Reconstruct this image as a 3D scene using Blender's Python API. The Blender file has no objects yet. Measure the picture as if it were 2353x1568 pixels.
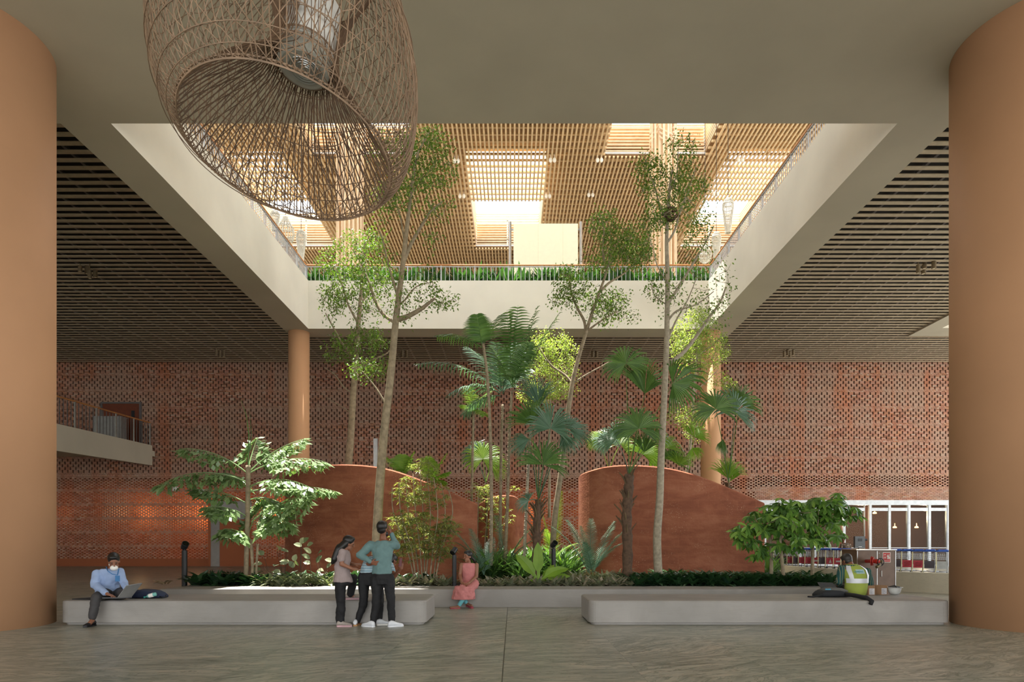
import bpy, math, random
from mathutils import Vector, Matrix, noise
V=Vector; R=random.Random(7)
PI=math.pi
F=1569.0; CX=1178.0; CY=1244.0; EYE=1.45
def P(x,y,Y): return Vector(((x-CX)*Y/F, Y, EYE-(y-CY)*Y/F))
COL=bpy.context.scene.collection
def WL(o):
    p=V(o.location)
    while o.parent: o=o.parent; p+=V(o.location)
    return p
# ---------------------------------------------------------------- mesh builder
class MB:
    def __init__(s): s.v=[]; s.f=[]; s.m=[]; s.mi=0
    def add(s,vs,fs):
        o=len(s.v); s.v.extend([tuple(p) for p in vs]); s.f.extend([tuple(i+o for i in f) for f in fs]); s.m.extend([s.mi]*len(fs))
    def box(s,x0,x1,y0,y1,z0,z1):
        s.add([(x0,y0,z0),(x1,y0,z0),(x1,y1,z0),(x0,y1,z0),(x0,y0,z1),(x1,y0,z1),(x1,y1,z1),(x0,y1,z1)],
              [(0,3,2,1),(4,5,6,7),(0,1,5,4),(1,2,6,5),(2,3,7,6),(3,0,4,7)])
    def face5(s,x0,x1,y0,y1,z0,z1): # brick without its back
        s.add([(x0,y0,z0),(x1,y0,z0),(x1,y1,z0),(x0,y1,z0),(x0,y0,z1),(x1,y0,z1),(x1,y1,z1),(x0,y1,z1)],
              [(0,3,2,1),(4,5,6,7),(0,1,5,4),(1,2,6,5),(3,0,4,7)])
    def obox(s,c,ax,ay,az,hx,hy,hz):
        c=V(c); ax=V(ax).normalized()*hx; ay=V(ay).normalized()*hy; az=V(az).normalized()*hz
        vs=[c+ax*i+ay*j+az*k for k in(-1,1) for j in(-1,1) for i in(-1,1)]
        s.add(vs,[(0,2,3,1),(4,5,7,6),(0,1,5,4),(1,3,7,5),(3,2,6,7),(2,0,4,6)])
    def bar(s,p,q,w,h=None,up=(0,0,1)):
        p=V(p); q=V(q); d=(q-p); L=d.length; d.normalize(); u=V(up)
        if abs(d.dot(u))>.98: u=V((0,1,0))
        a=d.cross(u).normalized(); b=a.cross(d)
        s.obox((p+q)/2,d,a,b,L/2,w/2,(h or w)/2)
    def ring(s,c,d,r,n,ref=None,ry=None):
        d=V(d).normalized(); u=V(ref) if ref else (V((0,0,1)) if abs(d.z)<.9 else V((1,0,0)))
        a=d.cross(u).normalized(); b=d.cross(a).normalized(); ry=ry or r
        return [V(c)+a*(r*math.cos(t))+b*(ry*math.sin(t)) for t in [2*PI*i/n for i in range(n)]]
    def loft(s,rings,cap=True):
        n=len(rings[0]); vs=[p for r in rings for p in r]; fs=[]
        for k in range(len(rings)-1):
            for i in range(n):
                j=(i+1)%n; fs.append((k*n+i,k*n+j,(k+1)*n+j,(k+1)*n+i))
        if cap: fs.append(tuple(range(n-1,-1,-1))); fs.append(tuple((len(rings)-1)*n+i for i in range(n)))
        s.add(vs,fs)
    def tube(s,pts,r,n=6,cap=True):
        pts=[V(p) for p in pts]; N=len(pts)
        if not isinstance(r,(list,tuple)): r=[r]*N
        rings=[]; t0=None; a=None
        for i in range(N):
            t=(pts[min(i+1,N-1)]-pts[max(i-1,0)])
            if t.length<1e-9: t=V((0,0,1))
            t.normalize()
            if a is None:
                u=V((0,0,1)) if abs(t.z)<.9 else V((1,0,0)); a=t.cross(u).normalized()
            else:
                a=(a-t*a.dot(t)); 
                if a.length<1e-6: a=t.orthogonal()
                a.normalize()
            b=t.cross(a)
            rings.append([pts[i]+a*(r[i]*math.cos(2*PI*k/n))+b*(r[i]*math.sin(2*PI*k/n)) for k in range(n)])
        s.loft(rings,cap)
    def lathe(s,prof,c=(0,0,0),n=24,cap=False,M=None):
        rings=[]
        for (r,z) in prof:
            rr=[V((r*math.cos(2*PI*k/n),r*math.sin(2*PI*k/n),z)) for k in range(n)]
            rings.append([(M@p if M else p)+V(c) for p in rr])
        s.loft(rings,cap)
    def ell(s,c,rx,ry,rz,n=14,m=8,M=None):
        rings=[]
        for j in range(m+1):
            t=-PI/2+PI*j/m; cr=max(math.cos(t),.02)
            rr=[V((rx*cr*math.cos(2*PI*k/n),ry*cr*math.sin(2*PI*k/n),rz*math.sin(t))) for k in range(n)]
            rings.append([(M@p if M else p)+V(c) for p in rr])
        s.loft(rings,True)
    def build(s,name,mats,parent=None,smooth=False,loc=None):
        me=bpy.data.meshes.new(name)
        if loc is not None:
            L=V(loc); s.v=[(x-L.x,y-L.y,z-L.z) for x,y,z in s.v]
        me.from_pydata(s.v,[],s.f); 
        mats=mats if isinstance(mats,(list,tuple)) else [mats]
        for m in mats: me.materials.append(m)
        if len(mats)>1: me.polygons.foreach_set('material_index',s.m)
        if smooth: me.polygons.foreach_set('use_smooth',[True]*len(s.f))
        me.update()
        o=bpy.data.objects.new(name,me); COL.objects.link(o)
        if loc is not None: o.location=loc
        if parent is not None:
            o.parent=parent
            if loc is None: o.location=-WL(parent)
            else: o.location=V(loc)-WL(parent)
        return o
def tag(o,label=None,cat=None,group=None,kind=None):
    if label: o['label']=label
    if cat: o['category']=cat
    if group: o['group']=group
    if kind: o['kind']=kind
    return o
def thing(name,loc,label,cat,group=None):
    o=bpy.data.objects.new(name,None); COL.objects.link(o); o.location=loc; o.empty_display_size=.1
    return tag(o,label,cat,group)
def struct(o): o['kind']='structure'; return o
def cpy(o,loc,rz=0,label=None,scale=None,group=None,rot=None):
    r=o.copy(); COL.objects.link(r); r.location=loc; r.rotation_euler=rot or (0,0,rz)
    if scale: r.scale=(scale,)*3 if not isinstance(scale,tuple) else scale
    if label: r['label']=label
    if group: r['group']=group
    for ch in [c for c in KIDS.get(o.name,[])]:
        c=ch.copy(); COL.objects.link(c); c.parent=r
        for g in KIDS.get(ch.name,[]):
            d=g.copy(); COL.objects.link(d); d.parent=c
    return r
KIDS={}
def reg(o):
    for c in bpy.data.objects:
        if c.parent is o:
            KIDS.setdefault(o.name,[]).append(c)
            for g in bpy.data.objects:
                if g.parent is c: KIDS.setdefault(c.name,[]).append(g)
    return o
# ---------------------------------------------------------------- materials
def lin(c):
    if isinstance(c,str): c=[int(c[i:i+2],16)/255 for i in (0,2,4)]
    return tuple((x/12.92 if x<=.04045 else ((x+.055)/1.055)**2.4) for x in c)+(1,)
class NT:
    def __init__(s,name):
        s.m=bpy.data.materials.new(name); s.m.use_nodes=True; s.t=s.m.node_tree; s.b=s.t.nodes['Principled BSDF']; s.out=s.t.nodes['Material Output']
    def n(s,typ,**k):
        n=s.t.nodes.new(typ)
        for a,v in k.items():
            if a.startswith('i_'): n.inputs[a[2:].replace('_',' ')].default_value=v
            else: setattr(n,a,v)
        return n
    def l(s,a,b): s.t.links.new(a,b)
    def coord(s,kind='Object'): return s.n('ShaderNodeTexCoord').outputs[kind]
    def mapping(s,scale=(1,1,1),kind='Object',rot=(0,0,0)):
        m=s.n('ShaderNodeMapping'); m.inputs['Scale'].default_value=scale; m.inputs['Rotation'].default_value=rot; s.l(s.coord(kind),m.inputs['Vector']); return m.outputs[0]
    def noise(s,scale,vec=None,detail=4,dist=0,rough=.5):
        n=s.n('ShaderNodeTexNoise'); n.inputs['Scale'].default_value=scale; n.inputs['Detail'].default_value=detail; n.inputs['Distortion'].default_value=dist; n.inputs['Roughness'].default_value=rough
        s.l(vec if vec is not None else s.coord(),n.inputs['Vector']); return n.outputs['Fac']
    def ramp(s,fac,stops):
        n=s.n('ShaderNodeValToRGB'); cr=n.color_ramp
        while len(cr.elements)<len(stops): cr.elements.new(.5)
        for e,(p,c) in zip(cr.elements,stops): e.position=p; e.color=lin(c) if not isinstance(c,tuple) or len(c)!=4 else c
        s.l(fac,n.inputs['Fac']); return n.outputs['Color']
    def mix(s,fac,a,b,mode='MIX'):
        n=s.n('ShaderNodeMix',data_type='RGBA',blend_type=mode)
        for sock,v in((n.inputs[0],fac),(n.inputs[6],a),(n.inputs[7],b)):
            if hasattr(v,'default_value') or hasattr(v,'links'): s.l(v,sock)
            else: sock.default_value=v
        return n.outputs[2]
    def bump(s,h,strength=.3,dist=.02):
        n=s.n('ShaderNodeBump'); n.inputs['Strength'].default_value=strength; n.inputs['Distance'].default_value=dist
        s.l(h,n.inputs['Height']); s.l(n.outputs[0],s.b.inputs['Normal'])
    def fin(s,col=None,rough=.6,metal=0,spec=.5,**k):
        if col is not None:
            if hasattr(col,'links'): s.l(col,s.b.inputs['Base Color'])
            else: s.b.inputs['Base Color'].default_value=lin(col)
        s.b.inputs['Roughness'].default_value=rough; s.b.inputs['Metallic'].default_value=metal; s.b.inputs['Specular IOR Level'].default_value=spec
        return s.m
def plain(name,c,rough=.6,metal=0,var=.12,scale=6,spec=.5):
    t=NT(name); n=t.noise(scale); a=lin(c); d=tuple(x*(1-var) for x in a[:3])+(1,); l=tuple(min(1,x*(1+var)) for x in a[:3])+(1,)
    return t.fin(t.ramp(n,[(.3,d),(.7,l)]),rough,metal,spec)
def leafmat(name,cols,rough=.45,trans=.35,edge=None):
    t=NT(name); g=t.n('ShaderNodeNewGeometry').outputs['Random Per Island']
    st=[(i/(max(1,len(cols)-1)),c) for i,c in enumerate(cols)]
    c=t.ramp(g,st)
    nn=t.noise(3.0); c=t.mix(t.ramp(nn,[(.35,(0,0,0,1)),(.65,(1,1,1,1))]),c,t.mix(1.0,c,(.75,.8,.7,1),'MULTIPLY'))
    t.fin(c,rough,0,.4)
    tr=t.n('ShaderNodeBsdfTranslucent'); t.l(t.mix(1.0,c,(1.25,1.3,.6,1),'MULTIPLY'),tr.inputs['Color'])
    mx=t.n('ShaderNodeMixShader'); mx.inputs[0].default_value=trans
    t.l(t.b.outputs[0],mx.inputs[1]); t.l(tr.outputs[0],mx.inputs[2]); t.l(mx.outputs[0],t.out.inputs[0])
    return t.m
M={}
def plaster(name,c,rough=.75,bump=.04):
    t=NT(name); n=t.noise(.6,detail=6); a=lin(c)
    t.bump(t.noise(14,detail=5),bump,.01)
    return t.fin(t.ramp(n,[(.3,tuple(x*.93 for x in a[:3])+(1,)),(.7,tuple(min(1,x*1.05) for x in a[:3])+(1,))]),rough,0,.25)
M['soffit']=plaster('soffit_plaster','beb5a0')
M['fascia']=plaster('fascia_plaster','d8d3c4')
M['column']=plaster('ochre_plaster','c0936f')
M['column2']=plaster('ochre_plaster_far','cb9c74')
M['slat']=plain('slat_metal','b0a086',.45)
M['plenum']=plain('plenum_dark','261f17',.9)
M['steel']=plain('brushed_steel','b9bab8',.3,.9)
M['alu']=plain('aluminium_frame','a6a8a8',.35,.6)
M['railgrey']=plain('rail_grey','a9abac',.4,.4)
M['darkrail']=plain('rail_dark','6f6a68',.4,.4)
M['bamboo']=plain('bamboo','e2c494',.5,0,.12,3)
M['bamboo2']=plain('bamboo_pale','e2c6a2',.5,0,.10,3)
M['roofback']=plain('roof_backing','b4946a',.8)
M['black']=plain('black_metal','1b1c1f',.45)
M['white']=plain('white_paint','e8e6e0',.5)
M['orangewall']=plaster('terracotta_paint','9e5c3c')
M['handrail']=plain('timber_rail','b67b45',.45)
def m_concrete(name,c1,c2):
    t=NT(name); n=t.noise(1.3,detail=8,dist=.6); n2=t.noise(.35,detail=3)
    c=t.ramp(n,[(.3,c1),(.7,c2)]); c=t.mix(t.ramp(n2,[(.4,(0,0,0,1)),(.7,(.35,.35,.35,1))]),c,lin('6e6b66'))
    v=t.noise(4,t.mapping((.4,1,3)),detail=6,dist=1.5)
    c=t.mix(t.ramp(v,[(.52,(0,0,0,1)),(.6,(.12,.12,.12,1)),(.66,(0,0,0,1))]),c,lin('7c766c'))
    t.bump(t.noise(30,detail=4),.06,.01)
    return t.fin(c,.5,0,.4)
M['concrete']=m_concrete('cast_stone','8d8984','a19c97')
def m_floor():
    t=NT('polished_stone_floor')
    w=t.mapping((1,1,1)); 
    # slabs of 1.5 m: each turned a little differently
    sep=t.n('ShaderNodeSeparateXYZ'); t.l(w,sep.inputs[0])
    def M_(op,a,b=None,c=None):
        n=t.n('ShaderNodeMath',operation=op)
        for i,v in enumerate((a,b,c)):
            if v is None: continue
            if isinstance(v,(int,float)): n.inputs[i].default_value=v
            else: t.l(v,n.inputs[i])
        return n.outputs[0]
    cx=M_('FLOOR',M_('DIVIDE',M_('ADD',sep.outputs[0],.11),1.5)); cy=M_('FLOOR',M_('DIVIDE',M_('ADD',sep.outputs[1],.2),1.5))
    comb=t.n('ShaderNodeCombineXYZ'); t.l(cx,comb.inputs[0]); t.l(cy,comb.inputs[1])
    wn=t.n('ShaderNodeTexWhiteNoise',noise_dimensions='3D'); t.l(comb.outputs[0],wn.inputs[0])
    rot=t.n('ShaderNodeVectorRotate',rotation_type='Z_AXIS'); t.l(w,rot.inputs['Vector']); t.l(M_('ADD',M_('MULTIPLY',wn.outputs['Value'],1.1),-1.0),rot.inputs['Angle'])
    off=t.n('ShaderNodeVectorMath',operation='MULTIPLY_ADD'); t.l(wn.outputs['Color'],off.inputs[0]); off.inputs[1].default_value=(9,9,9); t.l(rot.outputs[0],off.inputs[2])
    mp=t.n('ShaderNodeMapping'); mp.inputs['Scale'].default_value=(.55,2.0,1); t.l(off.outputs[0],mp.inputs[0])
    a=t.noise(1.3,mp.outputs[0],8,2.2,.65); b=t.noise(2.6,mp.outputs[0],6,3.0,.6)
    c=t.ramp(a,[(.3,'666d62'),(.44,'8d9085'),(.54,'a5a598'),(.7,'b9ae9d')])
    c=t.mix(t.ramp(b,[(.5,(0,0,0,1)),(.56,(.8,.8,.8,1)),(.62,(0,0,0,1))]),c,lin('5d665a'))
    c=t.mix(t.ramp(t.noise(.25),[(.35,(0,0,0,1)),(.7,(.4,.4,.4,1))]),c,lin('a39684'))
    fx=M_('PINGPONG',M_('ADD',sep.outputs[0],.11),.75*2); 
    fx=M_('FRACT',M_('DIVIDE',M_('ADD',sep.outputs[0],.11),1.5)); fy=M_('FRACT',M_('DIVIDE',M_('ADD',sep.outputs[1],.2),1.5))
    gx=M_('LESS_THAN',fx,.004); gy=M_('LESS_THAN',fy,.005); g=M_('MULTIPLY',M_('MAXIMUM',gx,gy),.45)
    c=t.mix(g,c,lin('5d5c54'))
    big=M_('LESS_THAN',M_('ABSOLUTE',M_('ADD',sep.outputs[0],.11)),.007)
    c=t.mix(big,c,lin('4a4943'))
    t.l(M_('ADD',M_('MULTIPLY',b,.2),.2),t.b.inputs['Roughness'])
    t.fin(c,.32,0,.35); t.l(M_('ADD',M_('MULTIPLY',b,.2),.24),t.b.inputs['Roughness'])
    return t.m
M['floor']=m_floor()
def m_brick(name,cols,px=.31,pz=.08):
    t=NT(name); sep=t.n('ShaderNodeSeparateXYZ'); t.l(t.coord(),sep.inputs[0])
    g=t.n('ShaderNodeNewGeometry').outputs['Random Per Island']
    c=t.ramp(g,[(i/(len(cols)-1),k) for i,k in enumerate(cols)])
    # broad fired-colour patches
    mp=t.mapping((.9,1,1.25)); n=t.noise(.45,mp,3); c=t.mix(t.ramp(n,[(.4,(0,0,0,1)),(.62,(.65,.65,.65,1))]),c,lin('b09480'))
    n=t.noise(.8,t.mapping((1.3,1,.25)),3); c=t.mix(t.ramp(n,[(.55,(0,0,0,1)),(.68,(.5,.5,.5,1))]),c,lin('bc6e48'))
    t.bump(t.noise(25),.15,.01)
    return t.fin(c,.85,0,.2)
M['brick']=m_brick('brick','a87460 b8826a c09480 90644e c08a6a bca08c'.split())
M['mortar']=plain('mortar','4a3329',.95)
def m_earth():
    t=NT('rammed_earth')
    mp=t.mapping((1,1,1)); n=t.noise(1.6,t.mapping((.6,.6,1.5)),8,.5,.65); c=t.ramp(n,[(.3,'7c4a3a'),(.5,'985e48'),(.72,'b0765c')])
    # block courses, faintly
    br=t.n('ShaderNodeTexBrick'); br.inputs['Scale'].default_value=1; br.inputs['Brick Width'].default_value=.55; br.inputs['Row Height'].default_value=.26; br.inputs['Mortar Size'].default_value=.035; br.inputs['Mortar Smooth'].default_value=1
    cmb=t.n('ShaderNodeVectorRotate',rotation_type='X_AXIS'); cmb.inputs['Angle'].default_value=PI/2; t.l(mp,cmb.inputs['Vector']); t.l(cmb.outputs[0],br.inputs['Vector'])
    br.inputs['Color1'].default_value=(.0,.0,.0,1); br.inputs['Color2'].default_value=(.12,.12,.12,1); br.inputs['Mortar'].default_value=(.16,.16,.16,1)
    c=t.mix(br.outputs['Color'],c,lin('bd7f5f'))
    v=t.n('ShaderNodeTexVoronoi'); v.inputs['Scale'].default_value=20; t.l(mp,v.inputs['Vector'])
    gm=t.n('ShaderNodeMath',operation='LESS_THAN'); gm.inputs[1].default_value=.2; t.l(v.outputs['Distance'],gm.inputs[0])
    m2=t.n('ShaderNodeMath',operation='MULTIPLY'); t.l(gm.outputs[0],m2.inputs[0]); t.l(t.ramp(t.noise(1.6),[(.5,(0,0,0,1)),(.65,(.7,.7,.7,1))]),m2.inputs[1])
    c=t.mix(m2.outputs[0],c,lin('c9a488'))
    t.bump(t.noise(18,detail=6),.35,.03)
    return t.fin(c,.9,0,.15)
M['earth']=m_earth()
M['soil']=plain('soil','3a2a1e',.95,0,.3,8)
def glassmat(name,tint,rough=.02,alpha=.25):
    t=NT(name); tr=t.n('ShaderNodeBsdfTransparent'); tr.inputs[0].default_value=lin(tint)
    gl=t.n('ShaderNodeBsdfGlossy'); gl.inputs['Roughness'].default_value=rough
    fr=t.n('ShaderNodeFresnel'); fr.inputs[0].default_value=1.14
    mx=t.n('ShaderNodeMixShader'); t.l(fr.outputs[0],mx.inputs[0]); t.l(tr.outputs[0],mx.inputs[1]); t.l(gl.outputs[0],mx.inputs[2]); t.l(mx.outputs[0],t.out.inputs[0])
    return t.m
M['glass']=glassmat('glass','dfe6e4')
def emis(name,c,s):
    t=NT(name); t.fin(c,.4); t.b.inputs['Emission Color'].default_value=lin(c); t.b.inputs['Emission Strength'].default_value=s; return t.m
# ---------------------------------------------------------------- camera, world
sc=bpy.context.scene
cam=bpy.data.cameras.new('camera'); co=bpy.data.objects.new('camera',cam); COL.objects.link(co); sc.camera=co
co.location=(0,0,EYE); co.rotation_euler=(PI/2,0,0); cam.sensor_width=36; cam.lens=36*F/2353; cam.shift_y=(CY-784)/2353; cam.shift_x=-(CX-1176.5)/2353
cam.clip_start=.1; cam.clip_end=400

w=bpy.data.worlds.new('world'); sc.world=w; w.use_nodes=True; nt=w.node_tree; bg=nt.nodes['Background']
tc=nt.nodes.new('ShaderNodeTexCoord'); sp=nt.nodes.new('ShaderNodeSeparateXYZ'); nt.links.new(tc.outputs['Generated'],sp.inputs[0])
rp=nt.nodes.new('ShaderNodeValToRGB'); nt.links.new(sp.outputs[2],rp.inputs[0])
e=rp.color_ramp.elements; e[0].position=0; e[0].color=(.95,.94,.91,1); e[1].position=.6; e[1].color=(.78,.88,1,1)
e=rp.color_ramp.elements.new(.0); 
nt.links.new(rp.outputs[0],bg.inputs[0]); bg.inputs[1].default_value=WORLD if 'WORLD' in globals() else 3.05
sun=bpy.data.lights.new('sun','SUN'); so=bpy.data.objects.new('sun',sun); COL.objects.link(so)
SD=V((-.14,.20,.97)).normalized(); so.rotation_euler=SD.to_track_quat('Z','Y').to_euler(); sun.energy=15; sun.angle=.01; sun.color=(1,.95,.87)
sc.view_settings.view_transform='Standard'; sc.view_settings.look='None'; sc.view_settings.gamma=1; sc.view_settings.exposure=.4; sc.view_settings.use_curve_mapping=False
# ---------------------------------------------------------------- shell
XL,XR=-8.23,7.88; XLo,XRo=-9.26,8.99; YF,YB,YBo=13.99,27.5,28.6
ZS=EYE+8.56; ZL=11.95; YW=39.3; ZC=11.7
LX,RX=-34,34
b=MB(); b.box(LX,RX,-20,41.5,-.3,0); struct(b.build('floor',M['floor']))
# front soffit slab and the ring of beams round the opening
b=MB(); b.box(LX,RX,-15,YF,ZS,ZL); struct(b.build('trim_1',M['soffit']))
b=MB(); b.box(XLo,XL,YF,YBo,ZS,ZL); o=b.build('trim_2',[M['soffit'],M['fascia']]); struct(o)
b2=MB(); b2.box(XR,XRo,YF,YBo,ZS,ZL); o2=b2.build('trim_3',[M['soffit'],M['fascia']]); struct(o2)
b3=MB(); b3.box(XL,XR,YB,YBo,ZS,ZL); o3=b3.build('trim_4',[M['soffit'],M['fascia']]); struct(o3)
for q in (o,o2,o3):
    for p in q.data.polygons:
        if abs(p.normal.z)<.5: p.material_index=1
# slatted ceiling: long tubes running left to right
def inhole(x0,x1,y):  # pieces of [x0,x1] that are ceiling at depth y
    out=[]; cuts=[]
    if y<YBo: cuts.append((XLo,XRo))
    if y<33.8: cuts.append((19.6,40))
    x=x0
    for a,c in cuts:
        if a>x: out.append((x,a))
        x=max(x,c)
    if x<x1: out.append((x,x1))
    return out
b=MB(); y=YF+.1; k=0
while y<YW:
    for (xa,xb) in inhole(LX,RX,y):
        n=10
        r=.078
        rings=[]
        for X in (xa,xb):
            rings.append([V((X,y+r*1.3*math.cos(2*PI*i/8+PI/8),ZC+.024*math.sin(2*PI*i/8+PI/8))) for i in range(8)])
        b.loft(rings,True)
    y+=.388
struct(b.build('ceiling',M['slat'],smooth=False))
b=MB(); x=LX+.5
while x<RX:
    if XLo-.1<x<XRo+.1: b.box(x-.04,x+.04,YBo,YW,ZC+.2,ZC+.26)
    elif x<19.5: b.box(x-.04,x+.04,YF,YW,ZC+.2,ZC+.26)
    else: b.box(x-.04,x+.04,33.8,YW,ZC+.2,ZC+.26)
    x+=.9
struct(b.build('trim_5',M['darkrail']))
# upper floor slab (plenum lid) round the openings
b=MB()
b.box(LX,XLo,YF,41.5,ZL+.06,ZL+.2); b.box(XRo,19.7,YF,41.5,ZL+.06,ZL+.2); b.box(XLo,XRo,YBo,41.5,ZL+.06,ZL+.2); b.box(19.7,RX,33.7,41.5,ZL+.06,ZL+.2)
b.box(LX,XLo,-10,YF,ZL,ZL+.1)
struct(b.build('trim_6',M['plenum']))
b=MB()
for q in ((LX,XLo,YF,41.5),(XRo,19.7,YF,41.5),(XLo,XRo,YBo,41.5),(19.7,RX,33.7,41.5),(LX,XLo,-10,YF)): b.box(q[0],q[1],q[2],q[3],ZL+.2,ZL+.24)
struct(b.build('floor_gallery',M['concrete']))
# frame of the neighbouring opening on the right
b=MB(); b.box(19.6,20.45,YF,33.8,ZC-.1,ZL+.04); b.box(20.45,RX,32.5,33.8,ZC-.1,ZL+.04); struct(b.build('trim_7',M['soffit']))
# columns
def column(cx,cy,r,z1,label,name='column',mat='column'):
    b=MB(); b.lathe([(r,.0),(r,z1)],(cx,cy,0),96,True); o=b.build(name,M[mat],smooth=True,loc=(cx,cy,0)); 
    for p in o.data.polygons:
        if abs(p.normal.z)>.9: p.use_smooth=False
    tag(o,label,'column'); return o
column(-9.44,11.65,1.38,ZS,'huge smooth ochre plaster column cut off by the left edge of the view')
column(9.11,11.7,1.38,ZS,'huge smooth ochre plaster column cut off by the right edge of the view')
column(-8.76,28.0,.42,ZS,'slim orange column standing behind the left curved earth wall',mat='column2')
column(8.12,28.0,.40,ZS,'slim orange column standing behind the right curved earth wall',mat='column2')
column(26.5,36.0,.42,ZC,'slim orange column far right hidden mostly behind the big column',mat='column2') if 0 else None
# ---------------------------------------------------------------- brick back wall
PXM=F/YW
def zy(y): return EYE-(y-CY)*YW/F
def xx(x): return (x-CX)*YW/F
ZP=zy(1093); PZ=.08
XG=14.0
b=MB(); Y0=YW
def course(xa,xb,z,per,gap,offs,y0,y1,full=False):
    i0=math.floor((xa-offs)/per)-1; x=i0*per+offs
    while x<xb:
        a=max(x,xa); c=min(x+per-gap,xb)
        if c-a>.02:
            (b.box if full else b.face5)(a,c,y0+R.uniform(-.006,.006),y1,z,z+PZ-.012)
        x+=per
z=ZP; k=0
while z<ZC+.1:
    q=k%12
    if q<2: course(LX,RX,z,.155,.012,0 if q else .077,Y0,Y0+.08)
    else:
        pr=(q-2)//2
        course(LX,RX,z,.31,.075,0 if pr%2 else .155,Y0,Y0+.08)
    z+=PZ; k+=1
# plain bond above the glass doors
z=zy(1150); k=0
while z<zy(1120)-.02:
    course(XG,RX,z,.235,.012,0 if k%2 else .117,Y0,Y0+.08); z+=PZ; k+=1
# open honeycomb screen: six open courses, two closed
z=.45; k=0
DX0,DX1=xx(480),xx(578)
while z<ZP-.03:
    q=k%10
    for (xa,xb,per,gap) in ((LX,DX0,.27,.12),(DX0,DX1,.27,.12),(DX1,XG,.29,.10)):
        if xa==DX0 and z<3.75: continue
        if q>=8: course(xa,xb,z,per/2,.01,0 if q==8 else per/4,Y0,Y0+.11,True)
        else: course(xa,xb,z,per,gap,0 if q%2 else per/2,Y0,Y0+.11,True)
    if z>zy(1120)-.02: course(XG,RX,z,.29,.10,0 if q%2 else .145,Y0,Y0+.11,True)
    z+=PZ; k+=1
struct(b.build('wall_back',M['brick']))
b=MB(); b.box(LX,RX,Y0+.05,Y0+.2,ZP,ZC+.4); b.box(XG,RX,Y0+.05,Y0+.2,zy(1150),zy(1120)-.02)
b.box(XG,RX,Y0+.2,Y0+.35,zy(1120)-.02,ZP+.2)
struct(b.build('trim_8',M['mortar']))
# service passage behind the screen, lit with warm lamps
b=MB(); b.box(LX,XG,41.0,41.1,0,5.3); b.box(LX,XG,Y0+.22,41.1,5.2,5.3); b.box(LX,XG,Y0+.25,Y0+.3,4.6,5.3); b.box(LX,XG,Y0+.3,41,4.5,4.6); b.box(XG-.15,XG,Y0+.12,41,0,5.3); struct(b.build('wall_passage',M['orangewall']))
b=MB(); b.box(LX,DX0,Y0-.02,Y0+.1,0,.45); b.box(DX1,XG,Y0-.02,Y0+.1,0,.45); struct(b.build('baseboard_back',M['orangewall']))
for x,s in ((-27,14),(-22,50),(-18.5,80),(-14,80),(-9,40),(-4,20),(1,40),(5,45),(9,35)):
    l=bpy.data.lights.new('passage_lamp','POINT'); l.energy=s; l.color=(1,.6,.27); l.shadow_soft_size=.15
    o=bpy.data.objects.new('passage_lamp',l); COL.objects.link(o); o.location=(x,Y0+.95,3.1)
# side and rear walls of the hall
b=MB(); b.box(LX-.3,LX,-15,41.5,0,ZL); struct(b.build('wall_left',M['fascia']))
# portal with terracotta door
d=MB(); 
x0,x1=xx(485),xx(505)
d.box(DX0,x0,Y0-.12,Y0+.3,0,3.85); d.box(x0,DX1,Y0-.12,Y0+.3,3.75,3.85); o=struct(d.build('trim_9',M['orangewall']))
d=MB(); d.box(x0,x1,Y0-.05,Y0+.3,0,3.75); d.box(x1,DX1,Y0-.05,Y0+.3,2.7,3.75); struct(d.build('trim_10',M['concrete']))
d=MB(); d.box(x1,DX1,Y0,Y0+.08,0,2.7); o=d.build('door_1',M['orangewall']); struct(o)
d=MB(); d.tube([(DX1-.25,Y0-.05,1.0),(DX1-.25,Y0-.05,1.3)],.02,6); d.build('door_handle',M['steel'],o)
# ------------------------------------------------ glass entrance on the right
GT=zy(1150)
d=MB(); d.box(XG,RX,Y0-.05,Y0+.35,GT-.28,GT); struct(d.build('trim_11',M['alu']))
room=MB(); room.box(XG,RX,46,46.1,0,GT); room.box(XG-.1,XG,Y0+.1,46,0,GT); room.box(XG,RX,Y0+.3,46,GT-.02,GT+.05); room.box(RX,RX+.1,Y0+.1,46,0,GT); struct(room.build('wall_entrance',plain('dark_brown_wall','5a3c2e',.7)))
fl=MB(); fl.box(XG,RX,41.5,46.1,-.3,0); struct(fl.build('floor_entrance',M['floor']))
px=[(1700,1706),(1752,1760),(1836,1841),(1870,1874),(1924,1928),(1930,1942),(1986,1996),(1996,2002),(2041,2046),(2084,2091),(2131,2138),(2174,2181),(2230,2237),(2290,2297)]
zt=zy(1174)
n=0
for i in range(len(px)-1):
    a=xx(px[i][1]); c=xx(px[i+1][0])
    if c-a<.2: continue
    n+=1; w_=bpy.data.objects.new('window_%d'%n,None); COL.objects.link(w_); w_.location=((a+c)/2,Y0,0); struct(w_)
    f=MB(); f.box(a-.14,a,Y0-.06,Y0+.1,0,GT-.28); f.box(c,c+.02,Y0-.04,Y0+.1,0,GT-.28); f.box(a,c,Y0-.04,Y0+.1,zt-.02,zt+.16); f.box(a,c,Y0-.04,Y0+.1,0,.12); f.box(a,c,Y0-.03,Y0+.02,1.04,1.08)
    f.build('window_frame',M['alu'],w_)
    g=MB(); g.box(a,c,Y0,Y0+.012,.12,zt-.02); g.box(a,c,Y0,Y0+.012,zt+.16,GT-.28); g.build('pane',M['glass'],w_)
lm=emis('lamp_warm','ffc27a',5)
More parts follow.
